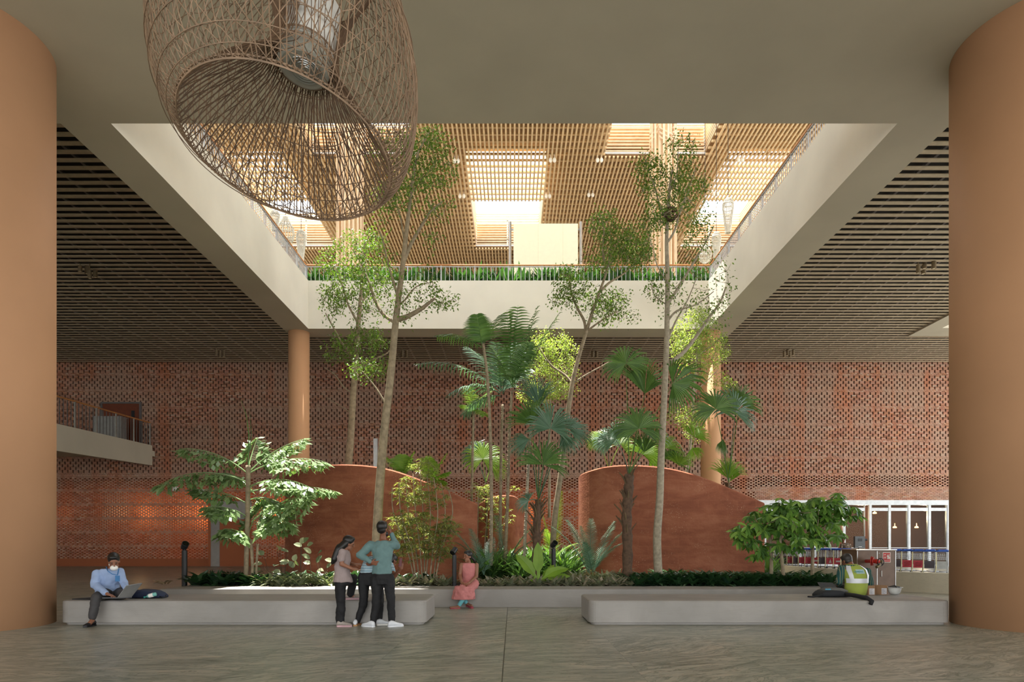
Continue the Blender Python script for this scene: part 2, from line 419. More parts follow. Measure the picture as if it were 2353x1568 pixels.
for (x,y) in ((2056,1214),(2106,1214),(2010,1181)):
    q=MB(); c=P(x,y,43); q.lathe([(.02,.3),(.02,.12),(.09,.1),(.12,.02),(.1,0)],c,14,True); o=q.build('pendant_lamp',lm,smooth=True); tag(o,'small glowing pendant lamp behind the glass doors','lamp','pendant lamps behind glass doors')
q=MB(); q.box(15,30,41.4,42.1,.02,.95); tag(q.build('counter',plain('brown_counter','7a4a30',.5)),'long brown service counter behind the glass doors','counter')
for x in (17,22,26):
    l=bpy.data.lights.new('entrance_lamp','POINT'); l.energy=260; l.color=(1,.72,.48); l.shadow_soft_size=.2
    o=bpy.data.objects.new('entrance_lamp',l); COL.objects.link(o); o.location=(x,43,3)
# ------------------------------------------------ benches, planter, kerb
def rbox(b,x0,x1,y0,y1,z0,z1,r=.05,n=4,flare=0):
    # box with rounded vertical corners and eased top edge
    def outline(ins,z):
        pts=[]; rr=max(r-ins,.01)
        for (cx,cy,a0) in ((x1-r,y1-r,0),(x0+r,y1-r,PI/2),(x0+r,y0+r,PI),(x1-r,y0+r,1.5*PI)):
            for k in range(n+1):
                a=a0+PI/2*k/n; pts.append(V((cx+rr*math.cos(a),cy+rr*math.sin(a),z)))
        return pts
    e=.03
    b.loft([outline(.06,z0),outline(.06,z0+.035),outline(0,z0+.04),outline(0,z1-e),outline(e*.3,z1-e*.3),outline(e,z1)],True)
BYF,BYB=11.8,13.3
BH=.42
b=MB(); rbox(b,-7.85,-1.5,BYF,BYB,0,BH,.16,6); tag(b.build('bench',M['concrete'],smooth=False),'long low grey stone bench left, the seated man with laptop on it','bench')
b=MB(); rbox(b,1.32,7.6,BYF,BYB,0,BH,.16,6); tag(b.build('bench',M['concrete']),'long low grey stone bench right, the man in the vest on it','bench')
PH=.39; PX0,PX1,PY0,PY1=-7.75,7.35,14.97,16.1
PYE=26.3
b=MB()
b.box(PX0,PX1,PY0,PY1,0,PH-.03); b.box(PX0+.01,PX1-.01,PY0+.01,PY1-.01,PH-.03,PH)
b.box(PX0,PX0+.3,PY1,PYE,0,PH); b.box(PX1-.3,PX1,PY1,PYE,0,PH); b.box(PX0,PX1,PYE,PYE+.3,0,PH)
tag(b.build('planter_wall',M['concrete']),'low pale stone rim running round the planted garden bed','planter')
b=MB(); 
nx,ny=60,44
vs=[];fs=[]
for j in range(ny+1):
    for i in range(nx+1):
        X=PX0+.3+(PX1-PX0-.6)*i/nx; Yy=PY1+(PYE-PY1)*j/ny
        vs.append((X,Yy,.3+.05*noise.noise(V((X,Yy,0)))))
for j in range(ny):
    for i in range(nx): a=j*(nx+1)+i; fs.append((a,a+1,a+nx+2,a+nx+1))
b.add(vs,fs); tag(b.build('soil',M['soil'],smooth=True),'dark soil filling the garden bed','soil',kind='stuff')
# pale kerb curving away behind the fire cabinet
b=MB(); pts=[(P(x,1244,Y).x,Y) for x,Y in ((1700,28),(1757,26),(1830,24),(1900,22),(1975,20.8),(2060,19.7),(2200,18.6),(2400,17.6))]
rings=[]
for i,(x,y) in enumerate(pts):
    rings.append([V((x,y,0)),V((x,y,.56)),V((x+.1,y+.5,.56)),V((x+.1,y+.5,0))])
b.loft(rings,True); tag(b.build('kerb_wall',m_concrete('pale_stone','b9b4a0','c8c2ae')),'pale curving stone kerb in front of the luggage trolleys','kerb')
# ------------------------------------------------ rammed earth walls
def earthwall(top,thick,label,y_of,xs_cut=None,name='garden_wall'):
    # top: list of (px, py) outline; y_of(px) depth. Built as a curved wall with thickness
    fr=[];bk=[]
    pts=[]
    for (px_,py_) in top:
        Y=y_of(px_); p=P(px_,py_,Y); pts.append(p)
    N=len(pts); rings=[]
    for i,p in enumerate(pts):
        t=(pts[min(i+1,N-1)]-pts[max(i-1,0)]); t.z=0; t.normalize(); nrm=V((-t.y,t.x,0))
        q=p+nrm*thick
        e=.03
        rings.append([V((p.x,p.y,.2)),V((p.x,p.y,p.z-e)),p+nrm*e,q-nrm*e,V((q.x,q.y,p.z-e)),V((q.x,q.y,.2))])
    return rings
def interp(tab,x):
    for (a,va),(c,vc) in zip(tab,tab[1:]):
        if a<=x<=c:
            t=(x-a)/(c-a); return va+(vc-va)*t
    return tab[0][1] if x<tab[0][0] else tab[-1][1]
def smoothtab(tab,n):
    out=[]; 
    for i in range(len(tab)-1):
        p0=tab[max(i-1,0)];p1=tab[i];p2=tab[i+1];p3=tab[min(i+2,len(tab)-1)]
        for k in range(n):
            t=k/n
            out.append(tuple(.5*((2*b_)+(-a+c)*t+(2*a-5*b_+4*c-d_)*t*t+(-a+3*b_-3*c+d_)*t**3) for a,b_,c,d_ in zip(p0,p1,p2,p3)))
    out.append(tab[-1]); return out
# each wall: world-space path (X,Y,height) read off the photograph
WPTS=[]
def wall_from(path,thick,label):
    pts=smoothtab(path,6); WPTS.extend([(p[0],p[1]) for p in pts]); N=len(pts); rings=[]
    for i,(x,y,z) in enumerate(pts):
        a=pts[max(i-1,0)]; c=pts[min(i+1,N-1)]; t=V((c[0]-a[0],c[1]-a[1],0)).normalized(); n_=V((-t.y,t.x,0)); p=V((x,y,z)); q=p+n_*thick; e=.035
        rings.append([V((p.x,p.y,.2)),V((p.x,p.y,p.z-e)),p+n_*e,q-n_*e,V((q.x,q.y,p.z-e)),V((q.x,q.y,.2))])
    b=MB(); b.loft(rings,True); return tag(b.build('garden_wall',M['earth']),label,'wall')
def W(x,y,Y): p=P(x,y,Y); return (p.x,p.y,p.z)
wall_from([W(668,1100,23.6),W(655,1095,22.6),W(668,1084,21.4),W(700,1075,20.6),W(760,1068,20.0),W(830,1069,19.6),W(900,1080,19.4),W(980,1108,19.3),W(1050,1138,19.3),W(1097,1158,19.4)],.45,'large curved terracotta earth wall behind the standing group')
wall_from([W(1345,1096,23.4),W(1331,1100,22.4),W(1331,1093,21.2),W(1348,1084,20.4),W(1395,1072,19.8),W(1455,1069,19.5),W(1530,1075,19.3),W(1600,1092,19.2),W(1680,1123,19.2),W(1757,1156,19.3)],.45,'large curved terracotta earth wall at right, behind the shaggy stout palm')
wall_from([W(1098,1160,23.0),W(1112,1150,22.6),W(1135,1141,22.4),W(1165,1138,22.6),W(1182,1140,23.4),W(1192,1146,24.4),W(1206,1158,25.4),W(1217,1168,26.0)],.4,'small arched earth wall in the gap between the two large ones')
# ------------------------------------------------ left gallery
XA=-20.5; g1,g2=38.5,30.8
def PX(x,y,X):  # point on the plane X=const seen at pixel x
    Y=F*X/(x-CX); return P(x,y,Y)
n1=PX(350,1024,XA); n2=PX(135,975,XA); n3=PX(135,1037,XA); n4=PX(350,1070,XA)
ext=lambda a,c,t: a+(c-a)*t
n2e=ext(n1,n2,1.6); n3e=ext(n4,n3,1.6)
b=MB(); w_=V((-.3,0,0)); b.add([n1,n2e,n3e,n4,n1+w_,n2e+w_,n3e+w_,n4+w_],[(0,1,2,3),(7,6,5,4),(0,4,5,1),(3,2,6,7),(0,3,7,4),(1,5,6,2)])
w2=V((-12,0,0)); fl0=[n1+V((-.1,0,-.3)),n2e+V((-.1,0,-.3)),n2e+V((-.1,0,-.6)),n1+V((-.1,0,-.6))]
b.add(fl0+[p+w2 for p in fl0],[(0,1,2,3),(4,7,6,5),(0,4,5,1),(3,2,6,7),(0,3,7,4),(1,5,6,2)])
b.box(XA-12,XA-.02,n1.y,YW-.13,n1.z-.6,n1.z-.3)
tag(b.build('gallery',M['soffit']),'raised plaster gallery rising along the left brick wall','balcony')
r0=thing('balustrade',tuple(n1),'dark metal balustrade with timber handrail along the left gallery','railing')
t1=PX(345,972,XA-.08); t2=PX(135,912,XA-.08); t2e=ext(t1,t2,1.6)
q=MB(); q.tube([t1,t2e],.04,8); q.build('handrail',M['handrail'],r0)
nb=46
for i in range(nb):
    t=i/(nb-1); p=ext(n1,n2e,t); u=ext(t1,t2e,t); p=V((u.x,u.y,p.z)); q=MB()
    if i%6==0: q.bar(p,u,.07); q.build('post',M['steel'],r0)
    else: q.bar(p,u-V((0,0,.06)),.028); q.build('baluster',M['darkrail'],r0)
a=P(235,928,YW-.1); c=P(320,1010,YW-.1)
d=MB(); d.box(a.x,c.x,Y0-.06,Y0+.05,n1.z-.3,a.z); o=d.build('door_2',plain('brown_door','6e3318',.6)); struct(o)
d=MB(); d.box(a.x-.1,a.x,Y0-.12,Y0+.05,n1.z-.3,a.z+.1); d.box(c.x,c.x+.1,Y0-.12,Y0+.05,n1.z-.3,a.z+.1); d.box(a.x,c.x,Y0-.12,Y0+.05,a.z,a.z+.1); d.build('door_frame',M['darkrail'],o)
d=MB(); p=P(305,950,Y0-.1); d.box(p.x-.09,p.x+.09,Y0-.09,Y0-.05,p.z-.25,p.z+.15); d.build('vision_panel',M['black'],o)
a=P(213,958,37.6); c=P(277,1005,37.6)
q=MB(); q.box(a.x,c.x,37.6,38.2,n1.z-.3,a.z); q.box(a.x-.02,c.x+.02,37.58,38.22,a.z,a.z+.03); tag(q.build('cabinet',M['alu']),'pale metal cabinet on the gallery behind its balustrade','cabinet')
# white pole behind the left curved wall
a=P(858,1008,27); c=P(867,1008,27)
q=MB(); q.box(a.x,c.x,27,27.16,.3,a.z-.02); q.box(a.x-.01,c.x+.01,26.99,27.17,a.z-.02,a.z); tag(q.build('pole',M['alu']),'slim pale square metal pole showing above the left earth wall','pole')
for (x,y) in ((403,1124),(462,1130)):  # two small white camera boxes on the brick screen
    p=P(x,y,Y0-.15); q=MB(); q.box(p.x-.12,p.x+.12,Y0-.25,Y0-.01,p.z-.12,p.z+.12); q.box(p.x-.05,p.x+.05,Y0-.32,Y0-.25,p.z-.05,p.z+.05); tag(q.build('wall_camera_box',M['white']),'small white box fixed on the brick screen behind the fishtail palm','camera_box','white boxes on the brick screen')
# ---------------------------------------------------------------- upper storey
ZR=EYE+20.0
def yr(y): return 20.0*F/(CY-y)
UX0,UX1=-30,30; UY0,UY1=-4,60
holes=[(-2.5,1.8,36.0,46.6),(-16.2,-12.0,36.0,46.6),(11.3,15.5,36.0,46.6),(4.8,10.0,27.5,35.5),(-10.4,-5.0,27.5,35.5),
       (-4.2,2.4,22.5,30.9),(3.2,4.7,25,31.5),(-16.2,-12.0,19.0,29.0),(11.3,15.5,19,29),(-10.4,-5,19,25.5),(20.5,29.5,17,33)]  # this row: unseen openings added to bring sun onto bed, trees and right wall
def cutx(y): # solid x intervals at depth y
    cs=sorted([(h[0],h[1]) for h in holes if h[2]<=y<=h[3]]); out=[]; x=UX0
    for a,c in cs:
        out.append((x,a)); x=c
    out.append((x,UX1)); return out
def cuty(x,keep=True):
    cs=[]
    for h in holes:
        if h[0]<=x<=h[1]:
            if 8.5<h[3]-h[2]<12: cs.append((h[2]+4.1,h[3]))    # bars still run under the first part of each skylight
            else: cs.append((h[2],h[3]))
    cs.sort(); out=[]; y=UY0
    for a,c in cs: out.append((y,a)); y=c
    out.append((y,UY1)); return out
b=MB(); x=UX0; nn=0
while x<UX1:
    for (a,c) in cuty(x): b.box(x-.045,x+.045,a,c,ZR-.045,ZR+.045)
    x+=.215
b.mi=0
y=UY0
while y<UY1:
    for (a,c) in ([(UX0,UX1)] if any(h[2]<=y<=h[2]+4.1 and 8.5<h[3]-h[2]<12 for h in holes) and not any(h[2]<=y<=h[3] and not 8.5<h[3]-h[2]<12 for h in holes) else cutx(y)):
        b.box(a,c,y-.05,y+.05,ZR+.05,ZR+.15)
    y+=.58
struct(b.build('ceiling_lattice',M['bamboo']))
# roof deck above the lattice with shafts over the seen and the added skylights
b=MB(); ys=sorted(set([UY0,UY1]+[h[2] for h in holes]+[h[3] for h in holes]))
for y0,y1 in zip(ys,ys[1:]):
    for a,c in cutx((y0+y1)/2): b.box(a,c,y0,y1,ZR+.55,ZR+.7)
struct(b.build('ceiling_roof_deck',M['roofback']))
SH=2.6
b=MB(); wl=MB(); wb=MB(); bk=MB()
for h in holes:
    x0,x1,y0,y1=h; zz=ZR+.15
    for k in range(13):   # louvre rails round the shaft
        z=zz+.1+k*.17
        wb.box(x0,x1,y1-.02,y1+.05,z,z+.07)
        b.box(x0-.05,x0+.02,y0,y1,z,z+.07); b.box(x1-.02,x1+.05,y0,y1,z,z+.07)
    wl.box(x0,x1,y1-.02,y1+.06,zz,zz+.07)
    bk.box(x0,x1,y1+.25,y1+.3,zz,zz+1.55)
    wl.box(x0,x1,y1,y1+.03,zz+1.65,zz+1.75)
    for x_ in (x0,(x0+x1)/2,x1): wl.box(x_-.05,x_+.05,y1,y1+.1,zz,zz+SH); wl.box(x_-.05,x_+.05,y0-.1,y0,zz,zz+SH)
    yy=y0
    while yy<y1+.1: wl.box(x0,x1,yy-.03,yy+.03,zz+SH,zz+SH+.1); yy+=(y1-y0)/5
    for x_ in (x0,x1): wl.box(x_-.04,x_+.04,y0,y1,zz+SH,zz+SH+.1)
struct(b.build('trim_12',M['bamboo2'])); struct(wl.build('trim_13',M['white'])); struct(wb.build('trim_14',M['bamboo2'])); struct(bk.build('trim_15',M['roofback']))
# far wall of slats and roof ends
b=MB(); z=ZL+.2
while z<ZR: b.box(UX0,UX1,UY1,UY1+.08,z,z+.16); z+=.32
b.box(UX0,UX1,UY1+.2,UY1+.25,ZL,ZR)
struct(b.build('wall_upper',M['bamboo']))
b=MB(); b.box(UX0,UX1,41.5,UY1,ZL,ZL+.15); struct(b.build('floor_upper',M['concrete']))
# two bundled bamboo columns
for cx,cy,lab in ((7.5,34,'tall bundled bamboo column of the upper hall, right of the billboard'),(-8.1,34,'tall bundled bamboo column of the upper hall, behind the rattan lamp')):
    t=thing('bamboo_column',(cx,cy,ZL+.2),lab,'column')
    q=MB()
    for k in range(18):
        a=2*PI*k/18; rr=.62 if k%3 else .5
        q.tube([(cx+rr*math.cos(a),cy+rr*math.sin(a),ZL+.2),(cx+rr*math.cos(a),cy+rr*math.sin(a),ZR+2.4)],.055 if k%3 else .085,6)
    q.build('pole_bundle',M['bamboo2'],t)
    q=MB(); q.lathe([(.38,ZL+.2),(.38,ZR+2)],(cx,cy,0),16,True); q.build('core',M['bamboo'],t)
    q=MB()
    for z0 in (ZL+2.2,ZL+5.9,ZL+9.3):
        for s in range(6):
            a=2*PI*s/6
            for k in range(3):
                p=V((cx+.68*math.cos(a),cy+.68*math.sin(a),z0+k*.22)); r_=V((cx+.68*math.cos(a+PI/3),cy+.68*math.sin(a+PI/3),z0+.35*(1 if s%2 else -1)+k*.22)); q.tube([p,r_],.04,5)
    q.build('tie',M['bamboo2'],t)
# globe lamps below the lattice, in pairs
gl=plain('frosted_globe','fff6e6',.3)
for (x,y) in ((1045,370),(1053,370),(1057,451),(1066,451),(1265,368),(1274,368),(1255,451),(1263,451),(1373,368),(1382,368),(1353,448),(1362,448),(1697,367),(1706,367),(1640,446),(1649,446)):
    Y=yr(y)*.985; p=P(x,y,Y); q=MB(); q.ell(p,.09,.09,.13,10,7); q.tube([p+V((0,0,.1)),V((p.x,p.y,ZR+.05))],.012,5)
    tag(q.build('globe_lamp',gl,smooth=True),'small white globe lamp hanging below the bamboo lattice','lamp','globe lamps under the lattice')
# balustrades round the opening
def balus(a,c,label,zr=ZL,h=.70,step=.14,hn=24):
    a=V(a); c=V(c); t=thing('balustrade',tuple(a),label,'railing'); L=(c-a).length; u=V((0,0,1))
    q=MB(); q.tube([a+u*h,c+u*h],.035,8); q.build('handrail',M['handrail'],t)
    q=MB(); q.bar(a+u*(h-.07),c+u*(h-.07),.05,.03); q.build('top_rail',M['railgrey'],t); q=MB(); q.bar(a+u*.05,c+u*.05,.05,.03); q.build('bottom_rail',M['railgrey'],t)
    N=min(int(L/step),96)
    for i in range(N+1):
        p=a+(c-a)*(i/N); q=MB(); post=i%8==0
        q.bar(p,p+u*(h if post else h-.07),.05 if post else .022,.03 if post else .022); q.build('post' if post else 'baluster',M['railgrey'],t)
balus((XL-.12,YB+.2,ZL),(XR+.12,YB+.2,ZL),'pale grey balustrade across the far edge of the roof opening')
balus((XL-.15,YF,ZL),(XL-.15,YB+.15,ZL),'grey balustrade along the left edge of the roof opening')
balus((XR+.15,YF,ZL),(XR+.15,YB+.15,ZL),'grey balustrade along the right edge of the roof opening')
# billboard
Yb=31.5; a=P(1180,514,Yb); c=P(1328,612,Yb)
t=thing('billboard',((a.x+c.x)/2,Yb,ZL+.2),'blank cream billboard on steel posts behind the far balustrade','billboard')
q=MB(); q.box(a.x,c.x,Yb,Yb+.12,c.z-.5,a.z); q.build('panel',plain('cream_panel','f1e8c8',.6,0,.02),t)
q=MB()
for i in (1,2): x_=a.x+(c.x-a.x)*i/3*1.15; q.box(x_-.006,x_+.006,Yb-.004,Yb,c.z-.5,a.z)
q.build('seam',plain('seam','ded3ae',.6),t)
for x_ in (P(1172,0,Yb).x,P(1335,0,Yb).x):
    q=MB(); q.tube([(x_,Yb+.06,ZL+.1),(x_,Yb+.06,a.z+.1)],.07,10); q.build('post',M['steel'],t)
q=MB(); 
for z in (a.z-.25,c.z-.1): q.bar((P(1172,0,Yb).x,Yb+.06,z),(P(1335,0,Yb).x,Yb+.06,z),.06)
q.build('rail',M['steel'],t)
# cage lanterns
M['cagewhite']=plain('cage_pale','cdc8b8',.5)
def cage(x,y0,y1,Y,wpx,label,kind=0):
    p0=P(x,y0,Y); p1=P(x,y1,Y); r=wpx/2*Y/F; H=p0.z-p1.z
    t=thing('cage_lantern',(p1.x,Y,p1.z),label,'lantern'); q=MB()
    prof=[(.55,0),(.5,.06),(.62,.2),(.78,.45),(1.0,.7),(1.0,.85),(.8,.95),(.35,1.0)] if kind==0 else [(.3,0),(.8,.15),(1,.4),(.9,.6),(.5,.82),(.3,.95),(.25,1)]
    for k in range(20):
        a=2*PI*k/20; q.tube([(p1.x+r*s*math.cos(a),Y+r*s*math.sin(a),p1.z+H*z) for s,z in prof],.018,4)
    q.build('ribs',M['cagewhite'],t)
    for s,z in prof:
        q=MB(); rr=[(p1.x+r*s*math.cos(2*PI*k/20),Y+r*s*math.sin(2*PI*k/20),p1.z+H*z) for k in range(21)]; q.tube(rr,.02,4)
        q.build('hoop',M['cagewhite'],t)
    q=MB(); q.tube([(p1.x,Y,p1.z+H),(p1.x,Y,ZR)],.012,4); q.build('cord',M['black'],t)
cage(1673,457,535,29,24,'tall white cage lantern in the upper hall at right')
cage(1646,535,600,30,20,'small white cage lantern low behind the right balustrade')
cage(1620,563,604,30.5,30,'round white cage lantern at the right corner balustrade',1)
cage(692,530,600,30,21,'slender cage lantern low behind the left balustrade')
cage(656,500,562,29,40,'round bulging cage lantern behind the left balustrade',1)
cage(632,486,530,31,20,'small cage lantern just beside the rattan lamp shade')
# ceiling spotlights
sl=plain('spot_bronze','8c7c63',.35,.5)
lens=plain('spot_lens','e8dcb8',.3)
def spot(x,y0,y1,Y,w,label):
    p=P(x,y0,Y); r=w/2*Y/F; H=(y1-y0)*Y/F
    t=thing('spotlight',(p.x,Y,p.z),label,'spotlight','ceiling spotlights')
    q=MB(); q.lathe([(r,0),(r,-H),(r*.85,-H),(r*.8,-H*.9)],p,16,True); q.build('housing',sl,t,smooth=False)
    q=MB(); q.lathe([(r*.7,-H*.97),(.001,-H*.98)],p,12,True); q.build('lens',lens,t)
    q=MB(); q.tube([p,(p.x,Y,ZC-.07)],.02,5); q.build('stem',sl,t)
def hY(y): return (ZC-.05-EYE)*F/(CY-y)
for g,lab in (([(184,611,625,9),(200,612,630,10),(219,622,638,9),(206,624,640,9)],'bronze cylinder spotlight of the cluster by the left big column'),
          ([(2110,609,628,9),(2124,600,618,10),(2122,622,630,10),(2146,600,618,10)],'bronze cylinder spotlight of the cluster by the right big column'),
          ([(497,804,818,6),(505,806,822,6),(514,805,820,6)],'bronze cylinder spotlight left of the slim left column'),
          ([(924,806,822,7),(934,806,822,7)],'bronze cylinder spotlight right of the slim left column'),
          ([(1362,808,822,7),(1371,808,822,7)],'bronze cylinder spotlight behind the fan palms'),
          ([(1802,808,822,6),(1810,804,817,6),(1815,808,822,6),(1823,804,817,6)],'bronze cylinder spotlight right of the slim right column')):
    for i,(x,y0,y1,w_) in enumerate(g): spot(x,y0,y1,hY(g[0][1]-6)+(i%3)*.32,w_,lab)

# planting behind the far balustrade
b=MB()
for k in range(800):
    X=R.uniform(XL-1,XR+1); Y=R.uniform(28.2,29.6); p=V((X,Y,ZL+.1)); a=R.uniform(0,6.28)
    for j in range(3): 
        a+=2; d=V((math.cos(a),math.sin(a)*.6,R.uniform(.8,2.2))); L=R.uniform(.55,1.15); s_=d.cross(V((0,0,1))).normalized()*R.uniform(.05,.11); d.normalize()
        b.add([p,p+d*L*.5-s_,p+d*L-V((0,0,.1)),p+d*L*.5+s_],[(0,1,2),(0,2,3)])
tag(b.build('hedge_planting',leafmat('leaf_upper',['2c5026','3a6430','4a7638','244420'],.5,.3)),'leafy green planting behind the far balustrade','plants',kind='stuff')
# ---------------------------------------------------------------- vegetation
M['bark']=plain('bark','8f8169',.85,0,.3,9)
M['barkdark']=plain('bark_dark','5a4636',.9,0,.35,12)
M['barkwhite']=plain('bark_pale','9c927e',.8,0,.25,14)
M['leaf1']=leafmat('leaf_tree',['5a7830','6c8c3a','80a046','4a662a','94b056'],.5,.28)
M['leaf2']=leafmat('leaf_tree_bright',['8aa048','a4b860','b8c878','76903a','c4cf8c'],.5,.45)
M['palm']=leafmat('leaf_palm',['4c6e3c','5e8048','6f9254','42603a'],.35,.35)
M['palmb']=leafmat('leaf_palm_bluish',['5c7c6a','6c8c7a','4e6e58','7f9c8c'],.35,.25)
M['palmy']=leafmat('leaf_palm_light',['6f9436','86a846','9ab858','5f8430'],.4,.45)
M['shef']=leafmat('leaf_umbrella_tree',['466a34','587e3e','6a9446','82ac4e','9abc5a'],.3,.3)
M['fish']=leafmat('leaf_fishtail',['64804c','76925c','8aa670','a0b68a','54703e'],.35,.3)
M['draco']=leafmat('leaf_yellow_green',['8f9a54','a3ac68','b5ba7c','7c8848'],.45,.4)
M['gdark']=leafmat('leaf_dark',['26402a','30502f','3a5c38','2a4636','4a6a48'],.3,.2)
M['gvar']=leafmat('leaf_variegated',['6f8060','b8bc98','8a9474','566b4c','c8c8a8'],.45,.25)
M['gpur']=leafmat('leaf_mauve',['8a8a74','a5a48c','6f7f62','b0a294','62735a'],.45,.2)
M['glime']=leafmat('leaf_lime',['7aa038','8fb444','6a9030'],.4,.45)
M['pink']=leafmat('petal_pink',['c88a90','b87880','d8a0a4'],.5,.3)
M['brownleaf']=leafmat('dry_brown',['5c4a38','6e5a44','806a50'],.8,.1)
def rv(a=1): return V((R.uniform(-a,a),R.uniform(-a,a),R.uniform(-a,a)))
def leaf(b,p,d,n,L,w,droop=.15):
    # a leaf blade with a folded midrib: base, two shoulders, tip
    d=d.normalized(); s=d.cross(n)
    if s.length<1e-4: s=d.orthogonal()
    s.normalize(); n=s.cross(d)
    m=p+d*(L*.5)+n*(-.12*w); t=p+d*L-n*(droop*L)
    b.add([p,p+d*(L*.42)+s*(w*.5),t,p+d*(L*.42)-s*(w*.5),m],[(0,1,4),(1,2,4),(2,3,4),(3,0,4)])
def blade(b,p,d,n,L,w,droop=.5,seg=4,fold=.25,wp=(.6,1,.9,.6,0)):
    # strap leaf that arches over: a centre line and two edges
    d=d.normalized(); s=d.cross(n).normalized(); n=s.cross(d).normalized(); vs=[]; c=V(p); dd=d.copy()
    for k in range(seg+1):
        t=k/seg; ww=w*wp[min(int(t*(len(wp)-1)+.5),len(wp)-1)]/2
        vs+= [c-s*ww+n*(fold*ww),c.copy(),c+s*ww+n*(fold*ww)]
        dd=(dd-V((0,0,1))*(droop/seg)*1.2).normalized(); c=c+dd*(L/seg); n=s.cross(dd).normalized()
    fs=[]
    for k in range(seg):
        a=3*k; fs+=[(a,a+1,a+4,a+3),(a+1,a+2,a+5,a+4)]
    b.add(vs,fs)
class Tree:
    def __init__(s): s.bark=MB(); s.fol=MB(); s.nodes=[]
    def limb(s,pts,r0,r1,n=7,node=True,minr=None):
        pts=smoothtab([tuple(p) for p in pts],4) if len(pts)>2 else [tuple(p) for p in pts]
        N=len(pts); s.bark.tube(pts,[r0+(r1-r0)*i/(N-1) for i in range(N)],n)
        if node: s.nodes+= [V(p) for p in pts[N//4:]]
    def grow(s,attr,tuft,r=.008,up=.3,skip=None):
        # join every attractor to the nearest wood, near ones first
        attr=list(attr); nodes=list(s.nodes); best=[]
        for a in attr:
            j=min(range(len(nodes)),key=lambda i:(nodes[i]-a).length_squared); best.append([(nodes[j]-a).length,j])
        while attr:
            k=min(range(len(attr)),key=lambda i:best[i][0]); a=attr.pop(k); dist,j=best.pop(k); p=nodes[j]
            d=a-p; L=d.length
            if L<.02: continue
            mid=p+d*.5+rv(.12*L)-V((0,0,.06*L)); rr=min(r*(1+L*1.1),r*3)
            s.bark.tube([p,mid,a],[rr,rr*.75,r*.5],3,False)
            new=[mid,a]; base=len(nodes); nodes+=new
            for i,q in enumerate(attr):
                for m,x in enumerate(new):
                    l=(x-q).length
                    if l<best[i][0]: best[i]=[l,base+m]
            if tuft: tuft(s.fol,p,mid,a)
def tuft_small(n,L,w,spread=.12):
    def f(b,p,mid,a):
        d=(a-mid).normalized()
        for k in range(n):
            t=R.random(); q=(mid.lerp(a,t*1.1))+rv(spread)
            dd=(d*.4+rv(1)); dd.z-=.2
            leaf(b,q,dd,V((R.uniform(-.6,.6),R.uniform(-.6,.6),1)),L*R.uniform(.7,1.2),w*R.uniform(.8,1.2))
    return f
def blob(Y,spec,dY=1.0):
    # spec: (px,py,rx,ry,count)
    out=[]
    for (x,y,rx,ry,n) in spec:
        rx*=1.12; ry*=1.12; n=int(n*1.1)
        for k in range(n):
            while 1:
                u,v,w_=R.uniform(-1,1),R.uniform(-1,1),R.uniform(-1,1)
                if u*u+v*v+w_*w_<1: break
            YY=Y+w_*max(rx,ry)*Y/F*dY; out.append(P(x+u*rx,y+v*ry,YY))
    return out
def pl(Y,pts,dys=None):
    return [P(x,y,Y+(dys[i] if dys else 0)) for i,(x,y) in enumerate(pts)]
def mktree(label,Y,trunk,limbs,blobs,leafm,tuft,r0,r1,name='tree',bark='bark',tr=.007,cat='tree',dY=1.0):
    t=Tree(); base=P(trunk[0][0],trunk[0][1],Y); th=thing(name,(base.x,base.y,base.z),label,cat)
    t.limb(pl(Y,trunk),r0,r1,9)
    for L in limbs:
        pts=L[0]; rr=L[1]; dy=L[2] if len(L)>2 else 0
        t.limb(pl(Y,pts,[dy*i/(len(pts)-1) for i in range(len(pts))]),rr,rr*.35,6)
    t.grow(blob(Y,blobs,dY),tuft,tr)
    t.bark.build('trunk',M[bark],th,smooth=True); t.fol.build('foliage',M[leafm],th)
    return th
sm=tuft_small(10,.08,.046,.16)
mktree('tall slender tree in front of the left earth wall, trunk behind the standing man',17.6,
 [(862,1338),(866,1230),(872,1120),(884,980),(897,870),(907,760),(915,690),(924,620),(933,540),(941,470),(950,400),(962,350),(985,305)],
 [([(910,735),(935,728),(965,712),(985,697),(999,686)],.075,-.4),([(908,742),(880,722),(862,690),(850,655),(832,610),(812,575)],.05,.5),([(916,690),(905,650),(890,600),(880,555),(872,530)],.04,-.5),
  ([(926,605),(945,560),(968,520),(990,485),(1017,464)],.055,.4),([(884,925),(866,895),(845,868),(835,855)],.03,.3),([(930,560),(920,500),(905,455),(890,420)],.03,.4),([(948,410),(925,380),(905,345),(890,320)],.022,.3),([(938,500),(945,450),(965,415),(985,395),(1000,370)],.025,-.4),([(915,700),(930,690),(955,660),(985,650)],.03,.4)],
 [(975,330,60,48,95),(900,345,50,42,65),(985,400,65,45,85),(920,440,58,45,75),(1010,480,45,30,22),(880,480,40,35,16),(850,560,45,40,40),(865,620,55,45,40),(800,610,45,35,30),(1005,690,45,22,30),(960,650,50,30,22),(835,850,35,22,30),(930,720,40,30,12),(890,680,50,40,26),(990,560,40,35,10)],
 'leaf1',sm,.135,.02)
